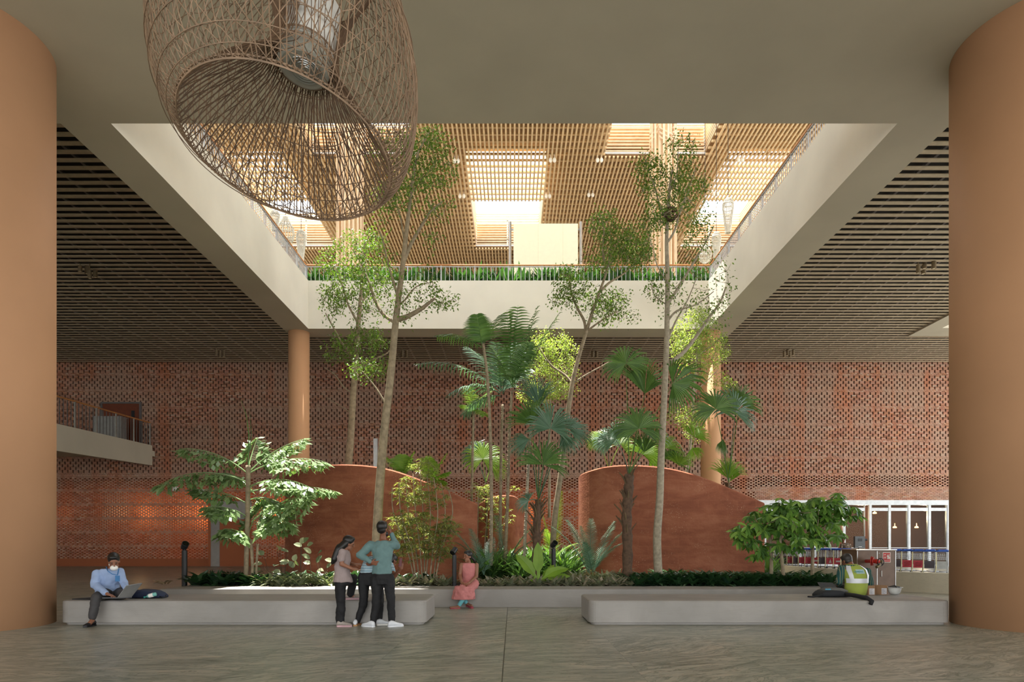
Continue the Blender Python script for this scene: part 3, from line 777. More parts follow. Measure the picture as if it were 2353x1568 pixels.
mktree('thin branching tree rising behind the left earth wall',22.5,
 [(800,1075),(806,1000),(812,900),(818,820),(824,740),(831,660),(836,590),(838,540)],
 [([(818,830),(790,795),(770,760),(748,720)],.05,.5),([(824,745),(800,700),(785,650),(770,610)],.04,-.5),([(828,700),(855,660),(870,620)],.04,.3),([(818,850),(850,830),(885,815),(900,800)],.045,.4),([(812,905),(790,890),(770,862),(745,845)],.03,.2),([(806,960),(800,945),(760,920),(740,905)],.02,.2)],
 [(830,560,55,30,36),(770,600,35,40,30),(790,650,55,40,60),(860,640,45,40,40),(770,690,40,30,36),(830,700,50,35,36),(830,790,60,22,70),(865,840,28,35,34),(780,820,35,15,18),(850,760,40,20,26),(755,760,25,40,8)],
 'leaf1',tuft_small(12,.095,.052,.16),.13,.03)
mktree('leaning tree in the middle of the bed, fork below the far balustrade',19.5,
 [(1268,1290),(1276,1180),(1290,1080),(1304,960),(1315,882),(1330,820),(1345,770),(1362,715),(1378,670),(1395,620),(1405,560)],
 [([(1345,770),(1343,740),(1325,705),(1312,670),(1308,630)],.05,.3),([(1378,672),(1400,650),(1432,630),(1465,600)],.045,.4),([(1395,620),(1385,580),(1388,540),(1385,505)],.035,-.3),([(1350,760),(1385,735),(1420,715)],.03,-.5),([(1315,882),(1298,862),(1265,838),(1240,800)],.04,.4),([(1318,880),(1350,860),(1395,835),(1420,820)],.03,.2),([(1400,610),(1430,570),(1460,545)],.03,.2)],
 [(1390,520,35,35,70),(1450,560,55,40,150),(1400,590,50,35,60),(1310,650,38,40,60),(1350,690,50,35,50),(1400,700,50,35,60),(1290,690,25,20,20),(1410,730,50,20,26),(1470,600,30,25,30)],
 'leaf1',tuft_small(10,.08,.048,.18),.09,.025)
mktree('tall straight mottled tree in front of the right earth wall',17.2,
 [(1514,1342),(1510,1240),(1516,1150),(1519,1060),(1524,960),(1530,840),(1533,740),(1534,640),(1532,560),(1534,500),(1538,440),(1545,390)],
 [([(1531,838),(1565,815),(1595,780),(1630,730),(1655,695),(1668,660)],.06,.6),([(1533,700),(1560,660),(1590,610),(1620,560),(1640,520)],.045,.4),([(1534,650),(1510,610),(1500,570),(1490,540)],.02,.2),([(1532,560),(1550,530),(1565,480),(1585,430),(1600,380)],.03,-.3),([(1533,510),(1515,470),(1505,430),(1490,390)],.03,.3),([(1540,440),(1555,400),(1558,350),(1562,320)],.02,.1),([(1533,740),(1555,715),(1600,700),(1640,670)],.03,-.4),([(1531,700),(1505,680),(1495,650)],.02,.3),([(1532,790),(1552,740),(1580,690),(1600,640)],.03,.5)],
 [(1495,390,35,40,60),(1570,350,30,50,40),(1575,430,50,45,80),(1520,440,50,40,60),(1560,490,70,30,80),(1510,510,40,22,36),(1600,540,40,40,30),(1510,660,30,30,26),(1640,680,50,35,22),(1665,620,28,30,8),(1590,620,40,40,14),(1545,700,45,40,18),(1640,740,30,20,8)],
 'leaf1',tuft_small(9,.075,.043,.17),.112,.026,bark='barkwhite')
# bird nest in it
q=MB(); c=P(1541,492,17.0)
for k in range(70):
    d=rv(1).normalized(); e=rv(1).cross(d).normalized(); q.tube([c+d*.13-e*.13,c+d*.17,c+d*.13+e*.13],.008,3)
tag(q.build('bird_nest',M['barkdark']),'dark twig bird nest in the fork of the mottled tree','nest')
sb=tuft_small(12,.075,.045,.14)
mktree('bright sunlit small leaved tree behind the fan palms at right',24.5,
 [(1574,1180),(1578,1100),(1588,1000),(1594,900),(1600,820),(1605,760)],
 [([(1590,960),(1565,930),(1540,915)],.03,.2),([(1580,1060),(1560,1020),(1530,1000)],.03,-.3),([(1600,820),(1640,790),(1665,765)],.03,.2),([(1594,900),(1620,880),(1650,850)],.03,.2)],
 [(1600,760,50,45,120),(1570,790,40,40,90),(1640,800,40,35,80),(1600,840,50,30,60),(1560,960,45,20,40),(1600,960,30,30,30),(1660,880,25,22,24),(1610,720,30,20,30),(1590,1000,20,15,12)],
 'leaf2',sb,.07,.02,bark='barkwhite')
mktree('bright sunlit bushy tree behind the feather palms in the centre',25.0,
 [(1262,1190),(1262,1080),(1262,980),(1264,900),(1262,850)],
 [([(1264,900),(1240,860),(1230,820)],.03,.2),([(1264,900),(1300,860),(1310,820)],.03,.2)],
 [(1265,790,45,35,90),(1240,840,50,45,110),(1290,870,40,45,80),(1250,900,55,25,80),(1310,810,22,30,26),(1230,915,30,20,30)],
 'leaf2',sb,.06,.02,bark='barkwhite')
# ---- song-of-india bush, and its pale sisters
def tuft_star(n,L,w):
    def f(b,p,mid,a):
        d=(a-mid).normalized()
        for k in range(n):
            t=2*PI*k/n+R.random(); dd=V((math.cos(t),math.sin(t),R.uniform(-.3,.6)))
            blade(b,a+rv(.01),dd,V((0,0,1)),L*R.uniform(.7,1.1),w,.5,2,wp=(.7,1,0))
    return f
st=tuft_star(11,.17,.026)
def bush(label,Y,base,stems,blobs,leafm,tuft,r=.022,bark='bark',name='bush',cat='bush'):
    t=Tree(); b0=P(base[0],base[1],Y); th=thing(name,tuple(b0),label,cat)
    for s in stems: t.limb(pl(Y,s,[0]+[R.uniform(-.3,.3)]*(len(s)-1)),r,r*.5,5)
    t.grow(blob(Y,blobs),tuft,.006); t.bark.build('stems',M[bark],th,smooth=True); t.fol.build('foliage',M[leafm],th); return th
bush('bushy pale yellow-green dracaena clump in front of the left earth wall',17.4,(968,1338),
 [[(950+6*i+R.uniform(-4,4),1338),(955+5*i+(i-4)*5,1260),(960+3*i+(i-4)*14,1180),(965+(i-4)*16,1120-10*(4-abs(i-4)))] for i in range(9)],
 [(968,1085,42,28,26),(950,1130,48,30,60),(990,1140,44,30,50),(935,1200,46,35,80),(990,1210,50,35,80),(960,1250,66,35,110),(1010,1260,38,30,50),(925,1270,28,28,30),(1025,1215,32,24,30),(975,1060,18,14,10)],'draco',st)
bush('sunlit pale dracaena clump in the gap left of the thin palm stems',20.5,(1105,1300),
 [[(1095,1300),(1098,1200),(1100,1130)],[(1110,1300),(1118,1200),(1125,1130)],[(1130,1300),(1150,1230),(1165,1170)]],
 [(1100,1130,26,22,26),(1120,1150,35,30,36),(1150,1190,30,35,30),(1110,1200,25,30,20),(1185,1122,10,7,4)],'draco',tuft_star(10,.15,.026))
# ---- palms
def frond(b,p,d,L,droop,nl,Ll,w,bm=None,bend=.6,up=None,lean=.5):
    # feather leaf: arching rachis with leaflets on both sides
    d=d.normalized(); s=d.cross(V((0,0,1)))
    if s.length<.1: s=V((1,0,0))
    s.normalize(); c=V(p); dd=d.copy(); seg=14; pts=[c.copy()]; ds=[dd.copy()]
    for k in range(seg):
        dd=(dd-V((0,0,1))*(droop/seg)).normalized(); c=c+dd*(L/seg); pts.append(c.copy()); ds.append(dd.copy())
    (bm or b).tube(pts,[.016*(1-.8*i/seg) for i in range(seg+1)],4)
    for i in range(nl):
        t=.12+.88*i/nl; k=t*seg; j=min(int(k),seg-1); q=pts[j].lerp(pts[j+1],k-j); dj=ds[j]; n=s.cross(dj).normalized()
        ll=Ll*math.sin(PI*(.15+.8*t))**.7*R.uniform(.9,1.05)
        for sg in (-1,1):
            ld=(s*sg+dj*lean+n*R.uniform(.0,.25)).normalized()
            blade(b,q,ld,n,ll,w,bend,3,.3,(.7,1,.6,0))
def featherpalm(label,Y,trunk,fronds,leafm='palm',r0=.05,r1=.035,nl=30,Ll=.45,w=.035,name='feather_palm',bark='bark',ring=True,dY0=0):
    base=P(trunk[0][0],trunk[0][1],Y); th=thing(name,tuple(base),label,'palm'); pts=smoothtab([tuple(P(x,y,Y)) for x,y in trunk],5)
    b=MB(); N=len(pts); b.tube(pts,[r0+(r1-r0)*i/(N-1) for i in range(N)],8)
    if ring:
        for i in range(2,N*3-3):
            k=i/3; j=int(k); q=V(pts[j]).lerp(V(pts[min(j+1,N-1)]),k-j); rr=r0+(r1-r0)*k/(N-1)
            b.tube([q-V((0,0,.012)),q+V((0,0,.012))],[rr*1.12,rr*1.12],8)
    b.build('trunk',M[bark],th,smooth=True)
    for (x0,y0,x1,y1,dy,droop) in fronds:
        p=P(x0,y0,Y); e=P(x1,y1,Y+dy); L=(e-p).length; d=(e-p).normalized()+V((0,0,droop*.55)); f=MB()
        frond(f,p,d,L*(1+.12*droop),droop,nl,Ll,w); f.build('frond',M[leafm],th)
    return th
featherpalm('tall thin feather palm whose top frond leans left under the white beam',18.5,[(1128,1300),(1129,1150),(1126,980),(1119,860),(1110,790)],
 [(1108,800,1010,772,.3,.9),(1110,795,1150,725,.4,.2),(1108,795,1095,722,-.3,.1)],nl=18,Ll=.6,w=.055)
featherpalm('feather palm with drooping sunlit fronds spreading left of the stems',20.0,[(1150,1300),(1150,1150),(1152,1020),(1155,930)],
 [(1150,900,975,830,.5,1.0),(1150,905,1040,905,-.5,1.3),(1152,900,1085,800,.6,.8),(1150,910,1075,960,.3,1.2),(1155,900,1180,790,.5,.3),(1155,905,1205,850,.4,.8),(1152,900,1140,790,.2,.3)],leafm='palmb',nl=24,Ll=.75,w=.05)
featherpalm('feather palm with upright green fronds in the middle of the palm group',19.2,[(1160,1300),(1166,1160),(1170,1010),(1176,900)],
 [(1178,890,1190,705,.2,.15),(1178,890,1165,715,-.2,.1),(1180,890,1285,720,.3,.15),(1182,880,1235,705,.2,.1),(1178,890,1130,800,.2,.4),(1180,880,1215,790,-.4,.4)],nl=24,Ll=.7,w=.05)
featherpalm('thin palm stem with small drooping crown at left of the palm group',20.6,[(1082,1290),(1084,1150),(1086,1040),(1088,950)],
 [(1088,945,1120,900,.2,1.0),(1088,945,1060,930,.1,1.2),(1088,945,1110,960,-.3,1.4),(1088,945,1078,890,.2,.6)],leafm='palmy',r0=.04,nl=18,Ll=.4,w=.035)
featherpalm('thin banded palm stem right of the palm group, crown behind fan leaves',19.0,[(1204,1290),(1210,1160),(1216,1030),(1222,950)],
 [(1222,945,1200,850,.2,.3),(1222,945,1262,880,.3,.6)],leafm='palm',r0=.045,nl=20,Ll=.4,w=.04,bark='barkwhite')
def fan(th,p,hub,facing,up,Rr,leafm,span=250,n=36,droop=.6,split=.5,pr=.012,mats=None):
    # costapalmate leaf: pleated blade whose tips split and hang
    hub=V(hub); f=V(facing).normalized(); u=V(up); u=(u-f*u.dot(f)).normalized(); s=u.cross(f).normalized(); b=MB()
    if p is not None:
        p=V(p); mid=p.lerp(hub,.5)+V((0,0,.06*(hub-p).length)); b.tube([p,mid,hub],[pr*1.3,pr,pr*.7],5)
    A=math.radians(span)
    def dirn(a): return u*math.cos(a)+s*math.sin(a)
    for i in range(n):
        a0=-A/2+A*i/n; a1=-A/2+A*(i+1)/n; am=(a0+a1)/2
        if R.random()<.04: continue
        L=Rr*(.72+.28*math.cos(am*.55))*R.uniform(.93,1.04); r1=L*split
        cup=lambda r: f*(-.10*r)                         # gently cupped
        d0,dm,d1=dirn(a0),dirn(am),dirn(a1)
        k0=hub; A1=hub+d0*r1+cup(r1); B1=hub+dm*r1+cup(r1)+f*(.018*Rr); C1=hub+d1*r1+cup(r1)
        r2=L*(split+.25*(1-split)/.45); w2=r1*(a1-a0)*.42
        dd=(dm-V((0,0,1))*droop*R.uniform(.4,1.1)).normalized(); side=dm.cross(f).normalized()
        B2=B1+dd*(r2-r1); dd2=(dd-V((0,0,1))*droop*1.3*R.uniform(.5,1.2)).normalized(); T=B2+dd2*(L-r2)
        b.add([k0,A1,B1,C1,B2+side*w2,B2-side*w2,T],[(0,1,2),(0,2,3),(1,5,2),(2,4,3),(2,5,4),(5,6,4)])
    o=b.build('fan_leaf',M[leafm],th); return o
def fanpalm(label,Y,trunk,leaves,leafm='palm',r0=.1,r1=.08,bark='barkdark',stubs=True,name='fan_palm',Rf=1):
    base=P(trunk[0][0],trunk[0][1],Y); th=thing(name,tuple(base),label,'palm'); pts=smoothtab([tuple(P(x,y,Y)) for x,y in trunk],5); N=len(pts)
    b=MB(); b.tube(pts,[(r0+(r1-r0)*i/(N-1))*(1+.12*math.sin(i*2.1)) for i in range(N)],10); b.build('trunk',M[bark],th,smooth=True)
    if stubs:
        b=MB()
        for k in range(26):
            t=R.uniform(.3,1); q=V(pts[int(t*(N-1))]); a=R.uniform(0,2*PI); d=V((math.cos(a),math.sin(a),1.1)); rr=r0*.8
            b.tube([q+V((math.cos(a),math.sin(a),0))*rr*.6,q+d*rr*1.6,q+d*rr*R.uniform(2.0,3.2)],[.028,.022,.012],4)
        b.build('leaf_stub',M['brownleaf'],th)
    top=V(pts[-1])
    for L in leaves:
        hx,hy,dy,rpx,fx,fz,ux,uz,sp=L[:9]; hub=P(hx,hy,Y+dy); Rr=rpx*(Y+dy)/F
        fan(th,top,hub,(fx,-1,fz),(ux,.1,uz),Rr,L[9] if len(L)>9 else leafm,sp)
    return th
# leaf: hub px, hub py, dY, radius px, facing x, facing z, up x, up z, span
fanpalm('stout shaggy fan palm in front of the right earth wall',17.3,[(1441,1330),(1442,1260),(1440,1190),(1444,1130),(1446,1090)],
 [(1468,985,-.3,78,.1,.35,-.05,1,260),(1438,835,.6,75,-.3,.5,-.15,1,300),(1482,905,.9,115,.5,.1,.05,1,110),(1545,882,.3,95,.3,-.9,1,.35,200),(1500,1010,.8,90,.9,.2,.5,1,120),(1415,1010,1.6,60,-.5,.3,-.5,.8,220,'palmb'),(1480,1040,.4,70,.1,.1,.1,1,100)],r0=.13,r1=.12)
fanpalm('fan palm on thin stalks at the right end of the right earth wall',20.3,[(1672,1290),(1672,1180),(1674,1110)],
 [(1645,940,-.2,75,-.1,.4,-.15,1,260),(1690,948,.4,80,.4,.3,.3,1,230,'palmb'),(1700,930,.9,75,.2,.3,.6,1,150),(1673,1100,0,62,.1,.1,.0,1,110,'palmy'),(1662,1010,.4,40,.5,0,-.2,-1,90),(1680,1105,.3,60,.2,.1,.35,1,80,'palmy')],r0=.07,r1=.05)
fanpalm('red-brown trunked fan palm in the middle of the bed',18.0,[(1231,1335),(1233,1260),(1234,1200),(1237,1150)],
 [(1248,1068,-.3,78,.1,.2,.2,1,200,'palm'),(1265,985,.2,78,.2,.2,.1,1,230,'palmb'),(1222,975,.6,88,-.3,.3,-.45,1,120),(1240,935,.9,90,.6,.1,-.15,1,90,'palmb'),(1308,985,.5,70,.2,.8,.75,.5,200,'palmb'),(1215,1150,-.2,42,-.4,.8,-.8,.3,190,'palmb'),(1215,1010,.5,60,-.3,.5,-.9,-.3,130,'palmb'),(1290,1000,1,60,.3,.6,.3,-.6,100,'palmb')],r0=.12,r1=.09)
fanpalm('small sunlit fan palm behind the thin stems',21.5,[(1118,1290),(1118,1180),(1116,1110)],
 [(1110,1055,0,62,0,.3,.1,1,300,'palmy'),(1090,1040,.4,45,-.5,.4,-.7,.5,220,'palmb'),(1130,1070,.4,50,.5,.3,.7,.3,200,'palmy')],r0=.04,r1=.03,stubs=False)
fanpalm('sunlit low fan palm peeking over the right earth wall',23.5,[(1400,1150),(1400,1080)],
 [(1395,1015,0,45,-.3,.4,-.4,1,280,'palmb'),(1425,1020,.3,50,.2,.4,.3,1,260,'palmy'),(1372,1010,.4,36,-.5,.4,-.9,.3,240,'palmy')],r0=.04,r1=.03,stubs=False)
fanpalm('lime green fan palm behind the mottled tree trunk',23.0,[(1505,1140),(1500,1070)],
 [(1478,1045,0,55,-.2,.3,.6,.8,200,'glime'),(1492,1050,.3,55,.5,.2,1,-.2,160,'glime'),(1530,1030,.5,50,.1,.3,.2,1,180,'palmy')],r0=.04,r1=.03,stubs=False)
fanpalm('yellow-green fan palm between the mottled tree and the right slim column',23.4,[(1582,1150),(1584,1080)],
 [(1595,1005,0,55,.2,.3,.55,1,150,'glime'),(1545,1060,.3,50,0,.2,0,1,140,'palm'),(1560,1070,.2,45,0,.2,.3,1,140,'palmy'),(1590,1030,.2,35,0,.4,.3,-.6,140,'glime')],r0=.04,r1=.03,stubs=False)
featherpalm('short palm with light green fronds over the left earth wall',21.5,[(930,1150),(928,1105),(926,1090)],
 [(926,1090,890,1052,.1,.4),(926,1090,950,1040,.1,.3),(930,1088,925,1045,.2,.1),(934,1090,905,1055,.2,.3)],leafm='glime',r0=.05,nl=16,Ll=.5,w=.06,ring=False)
featherpalm('short palm with light green fronds right of its twin over the left wall',21.3,[(992,1150),(990,1120),(990,1105)],
 [(990,1105,1024,1045,.1,.5),(990,1105,985,1050,.1,.1),(992,1105,1032,1085,.1,.5),(992,1105,1022,1110,.1,.9)],leafm='glime',r0=.05,nl=16,Ll=.45,w=.06,ring=False)
# cycad-like low feather palms
def cyc(label,Y,base,fr,leafm='palmb'):
    b0=P(base[0],base[1],Y); th=thing('fern_palm',tuple(b0),label,'palm')
    for (x1,y1,dy,droop) in fr:
        p=V(b0); e=P(x1,y1,Y+dy); f=MB(); frond(f,p,(e-p).normalized()+V((0,0,droop*.6)),(e-p).length*(1+.15*droop),droop,34,.26,.02,lean=.8,bend=.3); f.build('frond',M[leafm],th)
cyc('blue-green fern palm drooping behind the seated woman',18.2,(1112,1322),[(1035,1212,.2,1.0),(1060,1250,-.2,1.2),(1130,1240,.5,.4),(1085,1225,.3,.8)])
cyc('arching grey-green fern palm in front of the small arched wall',19.2,(1165,1300),[(1228,1205,-.2,1.0),(1240,1235,-.3,1.1),(1140,1190,.3,.4)])
cyc('bright sunlit fern palm left of the leaning tree',20.5,(1272,1290),[(1245,1180,.1,.3),(1290,1130,.3,.1),(1320,1250,.2,1.0),(1255,1220,-.3,.3)],'palmy')
cyc('blue-green fern palm by the sunlit edge of the right earth wall',18.4,(1355,1322),[(1276,1214,.3,1.0),(1358,1195,.5,.2),(1310,1205,.5,.8),(1335,1215,.2,.4)])
cyc('grey-green fern palm left of the stout shaggy palm trunk',18.2,(1362,1318),[(1432,1222,.2,.7),(1410,1205,.5,.5),(1420,1252,.2,1.0),(1345,1250,-.3,.3)])
# fishtail palm
th=thing('fishtail_palm',tuple(P(572,1345,16.9)),'fishtail palm with sunlit jagged leaves at the left of the bed','palm')
Yf=16.9
for (pts,r) in (([(565,1348),(566,1290),(568,1220),(570,1120),(570,1070)],.062),([(578,1346),(580,1300),(576,1240)],.04),([(588,1345),(590,1290),(592,1250)],.03)):
    b=MB(); b.tube(smoothtab([tuple(P(x,y,Yf)) for x,y in pts],4),r,8); b.build('trunk',M['bark'],th,smooth=True)
def fishfrond(x0,y0,x1,y1,dy,droop,w=.42):
    p=P(x0,y0,Yf); e=P(x1,y1,Yf+dy); L=(e-p).length; d=((e-p).normalized()+V((0,0,droop*.55))).normalized(); b=MB(); s=d.cross(V((0,0,1))).normalized()
    c=V(p); seg=19; pts=[c.copy()]; ds=[d.copy()]
    for k in range(seg): d=(d-V((0,0,1))*droop/seg).normalized(); c=c+d*(L*(1+.12*droop)/seg); pts.append(c.copy()); ds.append(d.copy())
    b.tube(pts,[.02*(1-.8*i/seg) for i in range(seg+1)],5)
    for i in range(5,seg+1):
        t=i/seg; wl=w*math.sin(PI*min(1,.25+.75*t))**.6*(.6 if t>.9 else 1)
        for sg in (-1,1):
            q=pts[i]; sd=(s*sg*.9+ds[i]*.6).normalized(); m=max(2,int(wl/.11)); pr=[q+sd*(wl*j/m)-V((0,0,.6*wl*(j/m)**2)) for j in range(m+1)]; b.tube(pr,.005,3)
            for j in range(1,m+1):
                for s2 in (-1,1):
                    ld=(ds[i]*s2*.7+sd*.8-V((0,0,R.uniform(.2,1.5)))+rv(.35)).normalized(); l=R.uniform(.13,.24); n_=V((R.uniform(-.5,.5),-.4,1)); sp=ld.cross(n_).normalized(); pp=pr[j]
                    ww=l*.24
                    b.add([pp,pp+ld*l*.62-sp*ww,pp+ld*l*.85-sp*ww*.5,pp+ld*l*1.2+sp*ww*.1,pp+ld*l*.7+sp*ww,],[(0,1,2),(0,2,3),(0,3,4)])
    b.build('frond',M['fish'],th)
for a in ((570,1110,375,1118,-.3,1.1),(570,1090,425,1030,.2,.8),(570,1090,735,1060,.2,.9),(572,1085,690,1010,.8,.6),(572,1120,700,1120,-.4,.9),(575,1130,760,1130,.8,.5,.22),
          (570,1160,450,1125,.3,.6,.3),(570,1190,480,1165,-.5,.9),(578,1200,700,1140,-.3,.7),(590,1240,700,1145,-.4,.4),(575,1240,520,1215,-.5,.9,.4),(580,1230,660,1200,-.4,.9),(570,1080,590,1010,.7,.4),(570,1120,500,1090,.9,.8),(572,1150,640,1160,.9,.9),(570,1230,600,1160,.6,.6)): fishfrond(*a)
b=MB(); b.tube([P(570,1080,Yf),P(572,1000,Yf),P(566,955,Yf),P(554,920,Yf)],[.02,.014,.008,.003],4); b.tube([P(572,1040,Yf),P(578,1000,Yf),P(573,940,Yf)],[.01,.008,.003],4); b.build('spear_leaf',M['palm'],th)
# umbrella trees (palmately compound leaves)
def tuft_palmate(L,w,nl=7,k_=2):
    def f(b,p,mid,a):
        for k in range(k_):
            q=a.lerp(mid,k*.6)+rv(.05); ax=((a-mid).normalized()*.5+V((R.uniform(-.6,.6),R.uniform(-.9,.2),.7))).normalized(); u=ax.orthogonal().normalized(); v=ax.cross(u)
            for i in range(nl):
                t=2*PI*i/nl+.3*R.random(); d=(u*math.cos(t)+v*math.sin(t))*1.0+ax*.15; d.z-=.35
                blade(b,q,d,ax,L*R.uniform(.8,1.15),w,.45,3,.25,(.3,.9,1,0))
    return f
def shef(label,Y,trunk,limbs,blobs,k=1):
    blobs=[(x,y,rx*1.2,ry*1.25,int(n*.62)) for x,y,rx,ry,n in blobs]
    return mktree(label,Y,trunk,limbs,blobs,'shef',tuft_palmate(.25,.085,7,k),.05,.03,name='umbrella_tree',bark='bark',dY=.8)
shef('umbrella tree with glossy leaves, leftmost of the three by the right wall end',16.9,[(1772,1322),(1772,1270),(1768,1220)],[([(1768,1225),(1740,1205),(1710,1210)],.02,-.2),([(1768,1225),(1790,1190),(1795,1170)],.02,.2)],
 [(1720,1225,40,16,22),(1745,1200,45,25,26),(1770,1240,35,30,20),(1735,1250,25,25,9),(1790,1190,35,25,18)])
shef('umbrella tree with glossy leaves, middle of the three by the right wall end',16.7,[(1800,1325),(1796,1280),(1793,1230)],[([(1793,1235),(1820,1200),(1830,1170)],.02,.1),([(1793,1235),(1780,1190)],.02,.1)],
 [(1800,1205,45,30,32),(1830,1220,40,30,26),(1800,1165,35,18,16),(1840,1175,35,20,18),(1820,1245,35,18,12)])
shef('tallest umbrella tree with glossy leaves, rightmost of the three',16.8,[(1866,1330),(1867,1290),(1868,1255)],[([(1868,1255),(1862,1220),(1850,1180)],.022,.1),([(1868,1255),(1890,1220),(1905,1190),(1918,1150)],.022,.1),([(1868,1255),(1880,1200),(1880,1170)],.02,-.2)],
 [(1860,1190,40,26,24),(1890,1165,40,22,24),(1925,1150,35,18,20),(1940,1175,32,22,18),(1900,1205,40,25,20),(1875,1235,30,15,9),(1905,1230,22,18,6),(1850,1215,25,20,8)])
# big-leaved banana-like plant
th=thing('broad_leaf_plant',tuple(P(1238,1343,16.4)),'bright green broad leaved plant at the rim in the centre','plant')
for (x1,y1,w_,dr,dy) in ((1236,1255,.17,.05,0),(1197,1275,.2,.7,0),(1295,1296,.18,.9,-.2),(1305,1318,.13,.6,.2),(1220,1330,.08,.6,-.2),(1270,1300,.1,.3,.3)):
    p=P(1238,1343,16.4); e=P(x1,y1,16.4+dy); b=MB(); blade(b,p,(e-p).normalized()+V((0,0,dr*.5)),V((0,-1,.8)),(e-p).length*1.1,w_*1.5,dr,10,.15,(.08,.1,.3,.75,1,1,.85,.5,0)); b.build('leaf',M['glime'],th)
# rubber plants by the left wall
th=thing('rubber_plant',tuple(P(640,1335,17.4)),'upright plants with round cream-edged leaves below the left earth wall','plant')
b=MB(); lf=MB()
for (x,y,n,hh) in ((625,1335,5,60),(650,1335,6,75),(690,1335,7,95),(715,1335,3,60),(740,1335,4,70)):
    for k in range(n):
        p=P(x,y,17.4); e=P(x+R.uniform(-28,28),y-hh*R.uniform(.3,1),17.4+R.uniform(-.3,.3)); b.tube([p,e],[.009,.005],4)
        d=V((R.uniform(-1,1),R.uniform(-.6,.1),R.uniform(.0,.9))); blade(lf,e,d,V((0,-.7,.7)),R.uniform(.18,.26),.15,.3,5,.15,(.3,.9,1,.95,.6,0))
b.build('stems',M['barkdark'],th); lf.build('leaves',M['gvar'],th)
# ---- ground cover: one of each kind, then copies
def proto(name,label,mat,n,L,w,droop,cat,group,rise=.7,wp=(.5,1,.9,.5,0),seg=4,flowers=False):
    th=thing(name,(0,0,0),label,cat,group); b=MB()
    for k in range(n):
        a=2*PI*k/n*2.4+R.random()*.5; d=V((math.cos(a),math.sin(a),rise*R.uniform(.7,3.2)))
        blade(b,V((0,0,.02)),d,V((0,0,1)) if abs(d.z)<3 else V((1,0,0)),L*R.uniform(.7,1.15),w*R.uniform(.8,1.1),droop,seg,.3,wp)
    b.build('leaves',M[mat],th)
    if flowers:
        b=MB()
        for k in range(9):
            c=V((R.uniform(-.2,.2),R.uniform(-.2,.2),R.uniform(.22,.34)))
            for i in range(6): t=i*PI/3; leaf(b,c,V((math.cos(t),math.sin(t),.2)),V((0,0,1)),.05,.04)
        b.build('flowers',M['pink'],th)
    return reg(th)
GZ=.31
def scatter(pr,places,first=True,sc=(.8,1.25)):
    places=[(X,Y) for X,Y in places if min((X-a)**2+(Y-.2-c)**2 for a,c in WPTS)>.5**2]
    for i,(X,Y) in enumerate(places):
        z=.3+.05*noise.noise(V((X,Y,0)))
        s_=R.uniform(*sc)*1.45; a=R.uniform(0,6.28)
        if i==0 and first: pr.location=(X,Y,z); pr.rotation_euler=(0,0,a); pr.scale=(s_,)*3
        else: cpy(pr,(X,Y,z),a,scale=s_)
def row(x0,x1,Y0_,Y1_,n,jit=.12):
    out=[]
    for k in range(n):
        x=x0+(x1-x0)*(k+.5)/n; Y=R.uniform(Y0_,Y1_); out.append(((x-CX)*Y/F+R.uniform(-jit,jit),Y))
    return out
sp_=proto('spider_plant','low plant with cream striped arching leaves below the left earth wall','gvar',20,.34,.045,.9,'plant','striped plants below the left earth wall')
scatter(sp_,row(620,770,16.4,17.3,16)+row(600,700,16.3,16.8,6),sc=(.9,1.3))
mv=proto('spiderwort','low mauve and green leafy plant along the front rim in the centre','gpur',22,.26,.06,.8,'plant','mauve leafy plants along the front rim')
scatter(mv,row(1100,1450,16.25,16.5,30)+row(1100,1450,16.6,17.1,30)+row(900,1040,16.3,16.9,20),sc=(.8,1.2))
vr=proto('striped_dracaena','low plant with pale striped leaves before the right earth wall','gvar',18,.36,.035,.9,'plant','pale striped plants before the right earth wall')
scatter(vr,row(1310,1440,17.0,17.9,18)+row(1540,1760,17.2,18.0,9),sc=(.8,1.3))
dk=proto('dark_leafy_plant','low dark green glossy plant along the right part of the rim','gdark',24,.34,.09,.8,'plant','dark glossy plants along the right rim')
scatter(dk,row(1450,1900,16.25,16.6,46)+row(1450,1890,16.8,17.4,36)+row(1500,1880,17.6,18.6,22),sc=(.8,1.25))
dl=proto('dark_leafy_plant','low dark green glossy plant at the left end of the bed','gdark',20,.36,.13,.8,'plant','dark glossy plants at the left end of the bed')
scatter(dl,row(440,640,16.4,17.4,20)+row(640,980,17.5,18.6,24),sc=(.7,1.2))
cr=proto('jungle_plant','lush green leafy plant in the gap between the earth walls','palm',26,.6,.07,.9,'plant','lush plants in the gap between the earth walls',rise=1.2)
scatter(cr,row(1090,1330,18.2,19.5,22)+row(1100,1330,20,22.5,26)+row(1100,1330,23,25.5,14),sc=(.8,1.5))
cl=proto('bright_leafy_plant','bright green broad leaved plant in the sunlit gap','glime',14,.5,.14,.7,'plant','bright leafy plants in the sunlit gap',rise=1.4)
scatter(cl,row(1130,1330,19,22,12),sc=(.7,1.2))
fl_=proto('flowering_plant','low bush with small pink flowers at the left of the bed','gdark',26,.3,.09,.6,'plant','pink flowering plants left in the bed',flowers=True,rise=1.3)
scatter(fl_,row(490,540,16.6,17.2,5),sc=(.9,1.1))
rp_=proto('rear_shrub','leafy shrub behind the right earth wall','palm',24,.5,.07,.9,'plant','shrubs behind the right earth wall',rise=1.6)
scatter(rp_,row(1650,1790,19.8,24,10)+row(1350,1600,21.5,25,12)+row(700,1050,21,25,14),sc=(.8,1.3))
# dry sprig and fallen leaf lying on the rim
b=MB()
for k in range(5):
    p=P(372,1345,15.4)+V((R.uniform(-.1,.15),0,.02)); blade(b,p,V((R.uniform(-1,1),-.2,.8)),V((0,-1,.3)),.22,.05,1.0,4)
tag(b.build('dry_sprig',M['brownleaf']),'dark drooping sprig at the left end of the stone rim','plant')
